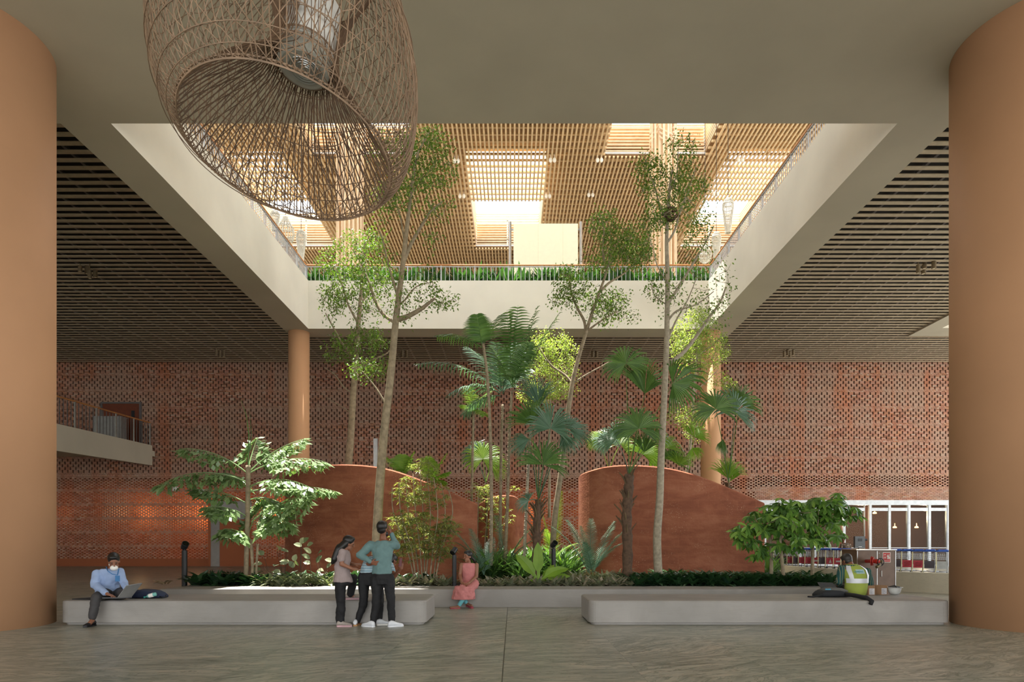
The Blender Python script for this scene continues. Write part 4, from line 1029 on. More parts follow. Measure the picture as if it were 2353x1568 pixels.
# ---------------------------------------------------------------- woven lamp shade
M['rattan']=plain('rattan','8a7058',.6,0,.25,5)
M['rattand']=plain('rattan_dark','664e3a',.6,0,.25,5)
LC=V(LAMPC if 'LAMPC' in globals() else (-1.98,6.0,4.88)); LN=V(LAMPN if 'LAMPN' in globals() else (.143,.213,1)).normalized()
La=V((1,0,0)); La=(La-LN*La.dot(LN)).normalized(); Lb=LN.cross(La)
def LP(r,h,a): return LC+LN*h-V((.2*h*min(1,r/1.1),0,0))+(La*math.cos(a)+Lb*math.sin(a))*r
OUT=[(.9,0),(1.0,.1),(1.09,.28),(1.15,.55),(1.18,.9),(1.15,1.28),(1.07,1.62),(.93,1.88),(.75,2.05),(.62,2.12)]
INN=[(.9,0),(.77,.24),(.63,.45),(.49,.64),(.36,.82),(.31,.98),(.29,1.12),(.3,1.3),(.37,1.55),(.46,1.8),(.58,2.06),(.62,2.12)]
def profs(pf,n=22):
    t=smoothtab(pf,4); 
    return [t[int(i*(len(t)-1)/(n-1))] for i in range(n)]
OUT=profs(OUT); INN=profs(INN)
shade=thing('woven_lamp',tuple(LP(0,0,0)),'huge open weave rattan lamp shade hanging from the ceiling at upper left','lamp')
b=MB(); N=110
for k in range(N):
    a=2*PI*k/N+R.uniform(-.012,.012); b.tube([LP(r,h,a) for r,h in OUT],.0045,4)
b.build('upright_strands',M['rattan'],shade)
b=MB()
for k in range(58):
    for tw in (1.5,-1.5):
        a=2*PI*k/46+R.uniform(-.03,.03); b.tube([LP(r,h,a+tw*i/(len(OUT)-1)) for i,(r,h) in enumerate(OUT)],.004,3)
b.build('diagonal_strands',M['rattan'],shade)
b=MB()
for k in range(64):
    a=2*PI*k/84+R.uniform(-.015,.015); b.tube([LP(r,h,a) for r,h in INN],.0055,4)
for k in range(30):
    for tw in (.9,-.9): a=2*PI*k/30; b.tube([LP(r,h,a+tw*i/(len(INN)-1)) for i,(r,h) in enumerate(INN)],.004,3)
b.build('inner_funnel',M['rattand'],shade)
b=MB()
def hoop(r,h,w,tilt=0): b.tube([LP(r,h+tilt*math.cos(2*PI*i/64),2*PI*i/64) for i in range(65)],w,4)
for j in (2,4,6,8,10,12,14,16,18): hoop(OUT[j][0]*1.003,OUT[j][1],.0045,.05*(-1)**j)
for j in (5,9,13): hoop(INN[j][0],INN[j][1],.005)
hoop(.9,0,.009); hoop(.915,.02,.008); hoop(.62,2.12,.012); hoop(.27,1.05,.01); hoop(.3,.95,.008)
for i in range(150):
    a=2*PI*i/150; b.tube([LP(.93,.015,a),LP(.885,.02,a+.03)],.006,3)
b.build('rim_hoop',M['rattan'],shade)
q=MB(); n=28
def disc(prof): 
    rings=[[LP(r,h,2*PI*i/n) for i in range(n)] for r,h in prof]; q.loft(rings,True)
disc([(.2,1.6),(.24,1.56),(.24,1.06),(.235,1.04)]); q.build('lamp_housing',M['white'],shade,smooth=False)
q=MB(); disc([(.23,1.05),(.23,.88),(.2,.86)]); q.build('lamp_ring',plain('frosted_ring','a9a79c',.4),shade)
q=MB()
for r in (.14,.115,.09,.065,.04): q.tube([LP(r,.855,2*PI*i/28) for i in range(29)],.006,4)
q.build('lens_rings',M['steel'],shade)
q=MB(); q.tube([LP(0,1.5,0),LP(0,2.3,0),V((LP(0,2.3,0).x,LP(0,2.3,0).y,ZS))],.02,6); q.build('cord',M['black'],shade)
# ---------------------------------------------------------------- people
M['skin']=plain('skin','7a4c36',.55,0,.06); M['skin2']=plain('skin_light','8d5f48',.55,0,.06)
M['hair']=plain('black_hair','14110f',.45,0,.3,30)
M['hairg']=plain('greying_hair','2c2825',.5,0,.4,40)
M['blacktrouser']=plain('black_trousers','141417',.8,0,.2)
M['greytrouser']=plain('grey_trousers','3d3b3c',.75,0,.12)
M['teal']=plain('teal_sweater','627e7e',.85,0,.06,9)
M['mauve']=plain('mauve_shirt','9a8a88',.85,0,.06,9)
M['blueshirt']=plain('pale_blue_shirt','94a8cc',.8,0,.05,9)
M['coral']=plain('coral_tunic','c47c7a',.85,0,.06,12)
M['aqua']=plain('aqua_leggings','6fb6c0',.8)
M['shoew']=plain('white_shoe','d9dbe0',.6); M['shoeg']=plain('grey_shoe','9a9088',.6); M['shoep']=plain('pink_sole','c09aa0',.6); M['shoeb']=plain('black_shoe','17161a',.35); M['sandal']=plain('crimson_shoe','a04452',.5)
M['hivis']=plain('yellow_vest','9aa848',.8,0,.06,9); M['reflect']=plain('reflective_tape','d5d8de',.35,.1,.05)
M['eye']=plain('eye_dark','1a1412',.4)
def stripes(name,c1,c2,scale,axis=2,wid=.5,rough=.85):
    t=NT(name); sep=t.n('ShaderNodeSeparateXYZ'); t.l(t.coord(),sep.inputs[0])
    m=t.n('ShaderNodeMath',operation='MULTIPLY'); t.l(sep.outputs[axis],m.inputs[0]); m.inputs[1].default_value=scale
    f=t.n('ShaderNodeMath',operation='FRACT'); t.l(m.outputs[0],f.inputs[0]); g=t.n('ShaderNodeMath',operation='LESS_THAN'); t.l(f.outputs[0],g.inputs[0]); g.inputs[1].default_value=wid
    return t.fin(t.mix(g.outputs[0],lin(c1),lin(c2)),rough,0,.3)
M['stripeshirt']=stripes('pale_striped_shirt','8aa6b4','b4c8d0',22,2,.35)
M['stripegreen']=stripes('green_striped_shirt','28504e','8a8468',24,0,.2)
def rc(b,p0,r0,p1,r1,n=12,flat=1,ref=None):
    # tapered limb segment with rounded ends
    p0=V(p0);p1=V(p1);d=p1-p0; L=d.length
    if L<1e-5: d=V((0,0,1)); L=1e-5
    d.normalize(); u=V(ref) if ref is not None else (V((0,0,1)) if abs(d.z)<.9 else V((0,-1,0))); a=d.cross(u).normalized(); c=d.cross(a).normalized()
    rings=[]
    def rg(c0,r): return [c0+a*(r*math.cos(2*PI*k/n))+c*(r*flat*math.sin(2*PI*k/n)) for k in range(n)]
    for j in range(4): t=PI/2*(1-(j+.15)/4); rings.append(rg(p0-d*r0*math.sin(t),r0*math.cos(t)+.001))
    for j in range(5): t=j/4; rings.append(rg(p0+d*L*t,r0+(r1-r0)*t))
    for j in range(4): t=PI/2*(j+.85)/4; rings.append(rg(p1+d*r1*math.sin(t),r1*math.cos(t)+.001))
    b.loft(rings,True)
TX=bpy.data.textures.new('folds','CLOUDS'); TX.noise_scale=.11; TX.noise_depth=2
CLOTH=('sweater','shirt','trousers','tunic_top','uniform')
def remesh(o,v=.012,sm=4):
    m=o.modifiers.new('skin','REMESH'); m.mode='VOXEL'; m.voxel_size=v; m.use_smooth_shade=True
    if sm: s=o.modifiers.new('smooth','SMOOTH'); s.iterations=sm; s.factor=.5
    if o.name.split('.')[0] in CLOTH:
        d=o.modifiers.new('folds','DISPLACE'); d.texture=TX; d.strength=.035; d.mid_level=.42; d.texture_coords='LOCAL'
    return o
def hand(b,w,palmdir,side,nrm,L=.18,curl=.5,spread=.12):
    # palm, four unequal bent fingers and a thumb on the side
    d=V(palmdir).normalized(); s=V(side); s=(s-d*s.dot(d)).normalized(); n=d.cross(s).normalized()
    if n.dot(V(nrm))<0: n=-n
    c=V(w); pe=c+d*L*.46
    for k in range(4):
        o=(k-1.5)*.021; rc(b,c+s*o*.7,.016,pe+s*o,.0125,8)
    for k,fl in enumerate((.40,.46,.43,.34)):
        o=(k-1.5)*.022; q=pe+s*o; dd=(d+s*(k-1.5)*spread).normalized(); r=.0095
        for j in range(3):
            dd=(dd+n*curl*.6).normalized(); q2=q+dd*L*fl*(.42,.33,.25)[j]; rc(b,q,r,q2,r*.9,7); q=q2; r*=.92
    t0=c+d*L*.12-s*.03; t1=t0+(d*.7-s*.8+n*.3).normalized()*L*.24; t2=t1+(d*1-s*.1+n*.5).normalized()*L*.18
    rc(b,t0,.014,t1,.011,7); rc(b,t1,.011,t2,.009,7)
def headm(b,c,f,up,s=1.0,beard=False):
    # skull, jaw, nose, lips, brow and ears round the centre c, facing f
    f=V(f).normalized(); up=V(up); up=(up-f*up.dot(f)).normalized(); r=f.cross(up).normalized(); c=V(c)
    Mx=Matrix((r,f,up)).transposed()
    b.ell(c+up*.025*s,.074*s,.092*s,.098*s,16,10,Mx); b.ell(c+f*.022*s-up*.055*s,.056*s,.062*s,.066*s,14,8,Mx)
    rc(b,c+f*.088*s+up*.018*s,.010*s,c+f*.108*s-up*.022*s,.014*s,8)
    b.ell(c+f*.086*s-up*.052*s,.024*s,.012*s,.010*s,8,5,Mx); b.ell(c+f*.070*s-up*.098*s,.024*s,.022*s,.018*s,8,5,Mx)
    for sg in(-1,1):
        b.ell(c+r*sg*.077*s-f*.005*s-up*.008*s,.010*s,.020*s,.032*s,8,6,Mx); b.ell(c+f*.080*s+r*sg*.030*s+up*.030*s,.022*s,.012*s,.009*s,8,5,Mx)
    return Mx
def eyes(c,f,up,th,s=1.0):
    f=V(f).normalized(); up=V(up); up=(up-f*up.dot(f)).normalized(); r=f.cross(up).normalized(); Mx=Matrix((r,f,up)).transposed(); b=MB()
    for sg in(-1,1): b.ell(V(c)+f*.084*s+r*sg*.030*s+up*.010*s,.013*s,.008*s,.006*s,8,5,Mx); b.ell(V(c)+f*.088*s+r*sg*.030*s+up*.036*s,.020*s,.005*s,.0045*s,8,4,Mx)
    b.build('eyes',M['eye'],th,smooth=True)
def hairm(th,c,f,up,s=1.0,mat='hair',extra=None):
    f=V(f).normalized(); up=V(up); up=(up-f*up.dot(f)).normalized(); r=f.cross(up).normalized(); Mx=Matrix((r,f,up)).transposed(); c=V(c); b=MB()
    b.ell(c+up*.052*s-f*.022*s,.090*s,.102*s,.098*s,18,10,Mx); b.ell(c-f*.034*s-up*.005*s,.080*s,.070*s,.072*s,14,8,Mx); b.ell(c+up*.105*s+f*.03*s,.066*s,.055*s,.036*s,12,7,Mx)
    if extra: extra(b)
    return remesh(b.build('hair',M[mat],th,smooth=True),.009,2)
def shoe(th,heel,d,mat,sole,L=.27,h=.075,w=.088,name='shoe',up=(0,0,1)):
    # heel = ground point at the back of the foot
    d=V(d).normalized(); up=V(up).normalized(); s=d.cross(up).normalized(); up=s.cross(d).normalized(); b=MB(); rings=[]
    for t,ww,hh in ((0,.5,.55),(.05,.78,1.0),(.2,.8,1.25),(.38,.8,1.1),(.55,.92,.78),(.75,1.0,.58),(.9,.85,.45),(.98,.5,.3),(1,.2,.2)):
        c=V(heel)+d*L*t; rings.append([c+s*(ww*w/2*math.cos(a))+up*(.02+hh*h*(.5+.5*math.sin(a))) for a in [2*PI*k/12 for k in range(12)]])
    b.loft(rings,True); o=b.build(name,mat,th,smooth=True)
    b=MB(); rings=[]
    for z,e in ((0,1),(.026,1.04)):
        pts=[]
        for t,ww in ((0,.5),(.06,.85),(.3,.85),(.6,1.02),(.8,1.05),(.93,.85),(1.02,.35)): pts.append((t,ww))
        ring=[V(heel)+d*L*t+s*(ww*w/2*e)+up*z for t,ww in pts]+[V(heel)+d*L*t-s*(ww*w/2*e)+up*z for t,ww in reversed(pts)]
        rings.append(ring)
    b.loft(rings,True); b.build('sole',sole,o)
    return o
def torso(b,rings,n=16):
    # rings: centre, side vector, half width, half depth, forward vector
    R_=[]
    for c,s,w,dp,f in rings:
        s=V(s).normalized(); f=V(f); f=(f-s*f.dot(s)).normalized(); R_.append([V(c)+s*(w*math.cos(a)*(1-.06*math.sin(2*a)**2))+f*(dp*math.sin(a)) for a in [2*PI*k/n for k in range(n)]])
    b.loft(R_,True)
def person(loc,label,group=None): return thing('person',tuple(loc),label,'person',group)
X3=V((1,0,0)); Z3=V((0,0,1)); Yv=V((0,1,0))
# ---- man in teal, back to us, hand on hip, other hand to his brow
Y=11.55
def A(x,y,dy=0): return P(x,y,Y+dy)
th=person(P(880,1448,Y),'standing man in teal long sleeved top, seen from behind, hand on hip')
head=A(879,1217,.02); neck=A(880,1236,.02); sh=A(880,1250); hip=A(877,1330)
shL=A(852,1253); shR=A(902,1252); elL=A(827,1276,-.05); wrL=A(853,1293,-.1); elR=A(912,1256,.14); wrR=A(898,1225,.16)
hjL=A(866,1332); hjR=A(893,1332); knL=A(864,1385,-.02); knR=A(898,1385,.02); anL=A(856,1436,.0); anR=A(900,1434,.05)
b=MB()
fdir=V((.45,1,.0)); headm(b,head,fdir,(0,-.05,1),1.0); rc(b,neck+Z3*.02,.055,sh-Z3*.02,.062)
torso(b,[(hip-Z3*.03,X3,.155,.10,Yv),(A(879,1310),X3,.14,.095,Yv),(A(879,1285),X3,.145,.10,Yv),(A(879,1262),X3,.18,.105,Yv),(A(879,1248),X3,.15,.08,Yv),(A(879,1241),X3,.06,.06,Yv)])
rc(b,shL,.06,elL,.042); rc(b,elL,.042,wrL,.028); hand(b,wrL,(.9,-.1,-.15),(0,.3,-1),(0,1,0),.17,.25); rc(b,shR,.06,elR,.042); rc(b,elR,.042,wrR,.028); hand(b,wrR,(-.25,.1,1),(.2,1,0),(-1,0,0),.17,.35)
for h_,k_,a_ in ((hjL,knL,anL),(hjR,knR,anR)): rc(b,h_,.085,k_,.055); rc(b,k_,.055,a_,.038); rc(b,a_,.038,a_-Z3*.03+V((0,.05,0)),.035)
remesh(b.build('body',M['skin'],th,smooth=True),.008,3); eyes(head,fdir,(0,0,1),th)
b=MB(); torso(b,[(A(877,1320),X3,.165,.115,Yv),(A(878,1300),X3,.155,.115,Yv),(A(879,1280),X3,.165,.118,Yv),(A(879,1262),X3,.19,.122,Yv),(A(879,1249),X3,.165,.095,Yv),(A(880,1243),X3,.085,.07,Yv)])
rc(b,shL,.078,elL,.058); rc(b,elL,.058,wrL-(wrL-elL).normalized()*.03,.040); rc(b,shR,.076,elR,.056); rc(b,elR,.056,wrR-(wrR-elR).normalized()*.03,.038)
remesh(b.build('sweater',M['teal'],th,smooth=True),.010,4)
b=MB(); torso(b,[(A(878,1318),X3,.158,.11,Yv),(A(878,1330),X3,.172,.122,Yv),(A(879,1343),X3,.165,.115,Yv)])
for h_,k_,a_ in ((hjL,knL,anL),(hjR,knR,anR)): rc(b,h_,.102,k_,.068); rc(b,k_,.068,a_-Z3*.005,.052)
remesh(b.build('trousers',M['blacktrouser'],th,smooth=True),.010,4)
hairm(th,head,fdir,(0,-.05,1),1.0)
b=MB(); b.ell(head+fdir.normalized()*.05+V((.02,0,-.075)),.055,.05,.05,12,7); remesh(b.build('beard',M['hair'],th,smooth=True),.01,2)
shoe(th,V((A(862,1448).x-.0,Y-.07,0)),(-.85,.5,0),M['shoew'],M['shoew'],.27); shoe(th,V((A(893,1448).x,Y-.06,0)),(.85,.5,0),M['shoew'],M['shoew'],.27)
# ---- person bending forward, striped shirt, behind him
Y=11.72
th=person(P(838,1442,Y),'person in a pale striped shirt bending over behind the man in teal, holding a phone')
hip=A(850,1318); chest=A(878,1282,.42); head=A(900,1290,.62); hjL=A(836,1328); hjR=A(868,1328)
knL=A(836,1385,-.02); knR=A(872,1382,.05); anL=A(822,1430,0); anR=A(872,1428,.1)
b=MB(); sd=X3; up_=V((.1,.55,.75)).normalized()
headm(b,head,(.5,.6,-.6),(.3,.6,.7)); torso(b,[(hip,sd,.155,.11,Yv),(A(853,1300,.06),sd,.145,.105,Yv-Z3*.5),(A(862,1285,.2),sd,.15,.10,Yv-Z3),(chest,sd,.165,.1,Yv-Z3),(A(885,1282,.5),sd,.08,.07,Yv-Z3)]); rc(b,A(885,1282,.48),.055,head,.055)
shr=A(892,1292,.44); elr=A(906,1325,.28); wrr=A(921,1307,.22); rc(b,shr,.055,elr,.042); rc(b,elr,.042,wrr,.028); hand(b,wrr,(.1,0,1),(1,.2,0),(-.3,-1,0),.17,.5)
shl=A(850,1290,.44); ell_=A(846,1318,.5); wrl=A(856,1330,.62); rc(b,shl,.055,ell_,.042); rc(b,ell_,.042,wrl,.028); hand(b,wrl,(.3,.6,-.4),(1,0,0),(0,0,-1),.16,.5)
for h_,k_,a_ in ((hjL,knL,anL),(hjR,knR,anR)): rc(b,h_,.085,k_,.055); rc(b,k_,.055,a_,.038); rc(b,a_,.038,a_-Z3*.03+V((0,.05,0)),.035)
remesh(b.build('body',M['skin'],th,smooth=True),.008,3); eyes(head,(.5,.6,-.6),(.3,.6,.7),th)
b=MB(); torso(b,[(A(848,1322),sd,.17,.12,Yv),(A(851,1308,.04),sd,.168,.122,Yv-Z3*.3),(A(858,1290,.18),sd,.165,.12,Yv-Z3),(chest,sd,.18,.12,Yv-Z3),(A(885,1282,.48),sd,.1,.08,Yv-Z3)]); rc(b,shr,.07,shr.lerp(elr,.6),.062); rc(b,shl,.07,shl.lerp(ell_,.6),.06)
remesh(b.build('shirt',M['stripeshirt'],th,smooth=True),.010,4)
b=MB(); torso(b,[(A(848,1316),sd,.165,.12,Yv),(A(850,1330),sd,.178,.13,Yv),(A(852,1345),sd,.165,.12,Yv)])
for h_,k_,a_ in ((hjL,knL,anL),(hjR,knR,anR)): rc(b,h_,.105,k_,.07); rc(b,k_,.07,a_+Z3*.03,.052)
remesh(b.build('trousers',M['blacktrouser'],th,smooth=True),.010,4)
hairm(th,head,(.5,.6,-.6),(.3,.6,.7))
shoe(th,V((A(818,1443).x,Y-.1,0)),(.1,1,0),M['shoew'],plain('tan_sole','b98a58',.6),.26); shoe(th,V((A(864,1440).x,Y+.02,0)),(1,.25,0),M['shoew'],M['white'],.27)
ph=MB(); ph.obox(wrr+V((.0,-.03,.11)),X3,Yv,V((.1,0,1)),.022,.008,.07); tag(ph.build('phone',plain('red_black_case','6a2a30',.4),smooth=False,loc=tuple(wrr)),'small dark red phone held up beside the man in teal','phone')
# ---- woman with long dark hair, one foot on the bench
Y=11.62
th=person(P(788,1442,Y),'woman with long black hair in a mauve shirt, one foot up on the bench')
head=A(801,1250,.02); sh=A(789,1268); hip=A(788,1328); fd=V((1,.25,-.35))
b=MB(); headm(b,head,fd,(.3,0,1),.95); rc(b,head-Z3*.06-X3*.03,.05,sh+Z3*.01,.055)
S=V((.35,1,0)); 
torso(b,[(A(787,1330),S,.14,.12,X3),(A(786,1312),S,.125,.105,X3),(A(786,1295),S,.13,.1,X3),(A(788,1278),S,.16,.1,X3),(A(789,1267),S,.13,.07,X3),(A(790,1262),S,.05,.05,X3)])
shn=A(787,1271,-.14); eln=A(785,1297,-.2); wrn=A(808,1307,-.15); rc(b,shn,.05,eln,.038); rc(b,eln,.038,wrn,.025); hand(b,wrn,(1,.2,-.1),(0,1,.2),(0,0,-1),.16,.4)
shf=A(795,1271,.17); elf=A(800,1294,.25); wrf=A(816,1298,.2); rc(b,shf,.048,elf,.036); rc(b,elf,.036,wrf,.025); hand(b,wrf,(1,-.1,.1),(0,1,.3),(0,0,-1),.16,.5)
hj1=A(782,1333,-.06); kn1=A(783,1385,-.04); an1=A(782,1434,-.02); hj2=A(794,1333,.08); kn2=A(812,1330,.38); an2=A(806,1368,.42)
an2.z=max(an2.z,BH+.09)
for h_,k_,a_ in ((hj1,kn1,an1),(hj2,kn2,an2)): rc(b,h_,.085,k_,.055); rc(b,k_,.055,a_,.038); rc(b,a_,.036,a_-Z3*.03+V((.04,0,0)),.033)
remesh(b.build('body',M['skin2'],th,smooth=True),.008,3); eyes(head,fd,(.3,0,1),th,.95)
b=MB(); torso(b,[(A(788,1338),S,.185,.165,X3),(A(787,1320),S,.15,.13,X3),(A(786,1300),S,.145,.125,X3),(A(788,1280),S,.172,.12,X3),(A(789,1268),S,.15,.085,X3),(A(790,1263),S,.07,.06,X3)]); rc(b,shn,.066,shn.lerp(eln,.55),.062); rc(b,shf,.06,shf.lerp(elf,.6),.056)
remesh(b.build('shirt',M['mauve'],th,smooth=True),.010,4)
b=MB(); torso(b,[(A(787,1328),S,.15,.13,X3),(A(787,1345),S,.155,.135,X3)])
for h_,k_,a_ in ((hj1,kn1,an1),(hj2,kn2,an2)): rc(b,h_,.1,k_,.075); rc(b,k_,.075,a_+Z3*.02,.07)
remesh(b.build('trousers',M['blacktrouser'],th,smooth=True),.010,4)
hairm(th,head,fd,(.3,0,1),.97)
b=MB(); rc(b,A(795,1248,-.02),.07,A(778,1262,-.1),.06); rc(b,A(778,1262,-.1),.062,A(769,1285,-.12),.058); rc(b,A(769,1285,-.12),.058,A(764,1294,-.12),.03); rc(b,A(780,1258,-.02),.06,A(772,1280,-.05),.05)
remesh(b.build('long_hair',M['hair'],th,smooth=True),.012,2)
shoe(th,V((A(776,1443).x,Y-.07,0)),(1,.15,0),M['shoeg'],M['shoep'],.25); shoe(th,V((an2.x-.1,an2.y,BH)),(1,.1,0),M['shoeg'],M['shoep'],.25)
# ---- seated man with laptop
Y=11.95
th=person(P(232,1400,Y),'seated man in pale blue shirt with white chin mask, using a laptop')
head=A(262,1291,-.05); fd=V((.45,-.75,-.5)); sh=A(252,1312,.05); hip=V((A(248,1375).x,Y+.25,BH+.1)); S=V((1,.35,0)); Fv=V((.35,-1,0))
b=MB(); headm(b,head,fd,(0,-.2,1),1.08); rc(b,head-Z3*.07+Yv*.03,.058,sh,.065)
torso(b,[(hip,S,.18,.13,Fv),(A(246,1352,.18),S,.18,.15,Fv),(A(248,1332,.12),S,.185,.14,Fv),(A(250,1316,.07),S,.2,.11,Fv),(A(252,1309,.05),S,.12,.08,Fv)])
sl_=A(224,1321,-.02); el_=A(218,1345,-.1); wl_=A(247,1366,-.33); sr_=A(274,1315,.15); er_=A(286,1343,.1); wr_=A(291,1358,-.1)
rc(b,sl_,.06,el_,.045); rc(b,el_,.045,wl_,.03); hand(b,wl_,(.9,-.15,-.25),(-.1,-1,0),(0,0,-1),.17,.35); rc(b,sr_,.055,er_,.042); rc(b,er_,.042,wr_,.03); hand(b,wr_,(.2,-.6,-.4),(1,0,0),(0,0,-1),.16,.4)
h1=V((A(238,0).x,Y+.1,BH+.11)); k1=A(222,1373,-.28); a1=A(212,1430,-.32); a1.z=.1
h2=V((A(262,0).x,Y+.2,BH+.1)); k2=A(282,1366,-.12); a2=A(262,1372,.28); a2.z=BH+.06
for h_,k_,a_ in ((h1,k1,a1),(h2,k2,a2)): rc(b,h_,.09,k_,.06); rc(b,k_,.06,a_,.04); 
rc(b,a1,.038,a1+V((0,-.08,-.05)),.035); rc(b,a2,.038,a2+V((-.12,.0,-.0)),.035)
remesh(b.build('body',M['skin2'],th,smooth=True),.008,3); eyes(head,fd,(0,-.2,1),th,1.08)
b=MB(); torso(b,[(A(248,1371,.24),S,.2,.165,Fv),(A(248,1360,.2),S,.205,.17,Fv),(A(246,1345,.16),S,.2,.168,Fv),(A(249,1328,.11),S,.2,.15,Fv),(A(251,1315,.07),S,.205,.125,Fv),(A(253,1308,.04),S,.13,.095,Fv)])
rc(b,sl_,.08,el_,.068); rc(b,el_,.068,wl_-(wl_-el_).normalized()*.05,.045); rc(b,sr_,.075,er_,.062); rc(b,er_,.062,wr_-(wr_-er_).normalized()*.05,.042)
remesh(b.build('shirt',M['blueshirt'],th,smooth=True),.010,3)
b=MB(); torso(b,[(hip+Z3*.05,S,.19,.15,Fv),(hip-Z3*.0,S,.2,.17,Fv)]); 
for h_,k_,a_ in ((h1,k1,a1),(h2,k2,a2)): rc(b,h_,.105,k_,.082); rc(b,k_,.08,a_+Z3*(.06 if a_ is a1 else 0),.062)
remesh(b.build('trousers',M['greytrouser'],th,smooth=True),.010,4)
hairm(th,head,fd,(0,-.2,1),1.08)
b=MB(); f_=fd.normalized(); b.ell(head+f_*.05-Z3*.085,.068,.06,.05,12,7); b.ell(head-Z3*.03-X3*.082,.01,.018,.06,8,6); remesh(b.build('face_mask',M['white'],th,smooth=True),.008,2)
b=MB(); c=A(254,1312,-.12); b.tube([A(244,1303,0),A(248,1313,-.16),A(258,1320,-.18),A(270,1322,-.16),A(273,1308,-.08)],[.009]*5,4); b.obox(A(270,1330,-.16),S,Fv,Z3,.035,.006,.05); b.build('lanyard',plain('blue_lanyard','2d6aa0',.6),th)
shoe(th,V((a1.x,a1.y+.08,0)),(-.05,-1,0),M['shoeb'],M['shoeb'],.28); shoe(th,V((a2.x+.08,a2.y,BH)),(-1,.1,0),M['shoeb'],M['shoeb'],.27)
# laptop
lp=thing('laptop',tuple(V((A(268,0).x,Y-.25,BH+.19))),'open grey laptop on the seated man\'s lap','laptop')
bc=V((A(265,0).x,Y-.3,BH+.11)); 
c1=A(271,1374,-.38); c2=A(291,1347,-.42); c3=A(327,1341,-.2); c4=A(303,1372,-.14); nrm=(c2-c1).cross(c4-c1).normalized()*.012
b=MB(); b.add([c1,c4,c3,c2]+[p+nrm for p in (c1,c4,c3,c2)],[(0,1,2,3),(7,6,5,4),(0,4,5,1),(1,5,6,2),(2,6,7,3),(3,7,4,0)]); b.build('lid',plain('laptop_silver','8b8c8c',.4,.3),lp)
bx=V((-.28,.02,.0)); b=MB(); b.add([c1,c4,c4+bx,c1+bx]+[p-Z3*.016 for p in (c1,c4,c4+bx,c1+bx)],[(0,1,2,3),(7,6,5,4),(0,4,5,1),(1,5,6,2),(2,6,7,3),(3,7,4,0)]); b.build('keyboard_base',plain('laptop_base','4a4a4c',.4,.2),lp)
# ---- seated woman in coral tunic
Y=15.15
th=person(P(1075,1380,Y),'seated woman in a coral sleeveless tunic with aqua leggings on the stone rim')
head=A(1075,1280,-.02); fd=V((-.75,-.7,-.1)); sh=A(1077,1295,.03); S=V((1,-.1,0)); Fv=V((-.1,-1,0)); hip=V((A(1081,0).x,Y+.15,PH+.1))
b=MB(); headm(b,head,fd,(0,0,1),.98); rc(b,head-Z3*.07+Yv*.02,.048,sh,.055)
torso(b,[(hip,S,.17,.13,Fv),(A(1079,1335,.1),S,.14,.11,Fv),(A(1077,1316,.06),S,.14,.11,Fv),(A(1077,1302,.04),S,.165,.1,Fv),(A(1077,1294,.03),S,.11,.06,Fv)])
sl_=A(1061,1299,.03); el_=A(1057,1323,0); wl_=A(1061,1340,-.28); sr_=A(1095,1299,.03); er_=A(1095,1325,.0); wr_=A(1078,1341,-.28)
rc(b,sl_,.05,el_,.04); rc(b,el_,.04,wl_,.027); hand(b,wl_,(.7,-.6,-.4),(0,-.4,1),(0,1,0),.16,.5); rc(b,sr_,.05,er_,.04); rc(b,er_,.04,wr_,.027); hand(b,wr_,(-.7,-.6,-.4),(0,-.4,1),(0,1,0),.16,.5)
h1=hip+V((-.08,-.05,0)); k1=A(1058,1358,-.45); a1=A(1072,1388,-.33); h2=hip+V((.08,-.05,0)); k2=A(1078,1356,-.45); a2=A(1052,1396,-.5)
for h_,k_,a_ in ((h1,k1,a1),(h2,k2,a2)): rc(b,h_,.08,k_,.055); rc(b,k_,.05,a_,.034)
rc(b,a1,.032,a1+V((.12,-.12,-.03)),.024); rc(b,a2,.032,a2+V((-.15,-.08,.0)),.024)
remesh(b.build('body',M['skin2'],th,smooth=True),.008,3); eyes(head,fd,(0,0,1),th,.98)
b=MB(); torso(b,[(hip,S,.2,.16,Fv),(A(1079,1335,.1),S,.16,.13,Fv),(A(1077,1318,.06),S,.152,.125,Fv),(A(1077,1304,.04),S,.165,.115,Fv),(A(1077,1295,.03),S,.14,.075,Fv)])
rc(b,h1,.11,k1,.085); rc(b,h2,.11,k2,.085); remesh(b.build('tunic_top',M['coral'],th,smooth=True),.010,3)
b=MB(); rg=[]
for t in range(6):
    u=t/5; c=V((A(1070,0).x-.03*u,Y-.37-.02*u,EYE-(1345+29*u-CY)*Y/F)); rg.append([c+X3*((.2+.045*u)*math.cos(a)*(1+.05*math.sin(5*a)))+Yv*((.19+.0*u)*math.sin(a)*(1+.06*math.sin(7*a))) for a in [2*PI*k/28 for k in range(28)]])
b.loft(rg,False); o=b.build('tunic_skirt',M['coral'],th,smooth=True); m=o.modifiers.new('sub','SUBSURF'); m.levels=m.render_levels=2; d=o.modifiers.new('folds','DISPLACE'); d.texture=TX; d.strength=.09; d.mid_level=.5; d.texture_coords='LOCAL'; m=o.modifiers.new('thick','SOLIDIFY'); m.thickness=.008
b=MB(); rc(b,k1.lerp(a1,.3),.055,a1+(k1-a1)*.12,.046); rc(b,k2.lerp(a2,.3),.055,a2+(k2-a2)*.15,.044); b.build('leggings',M['aqua'],th,smooth=True)
hairm(th,head,fd,(0,0,1),.98)
b=MB(); rc(b,A(1083,1281,.08),.035,A(1090,1288,.1),.028); rc(b,A(1090,1288,.1),.028,A(1091,1294,.1),.012); remesh(b.build('ponytail',M['hair'],th,smooth=True),.012,2)
shoe(th,a1+V((.0,.02,-.06)),(.6,-.7,-.15),M['sandal'],M['sandal'],.23,.05,.075); shoe(th,a2+V((.05,.03,-.075)),(-.95,-.5,.12),M['sandal'],M['sandal'],.24,.05,.075)
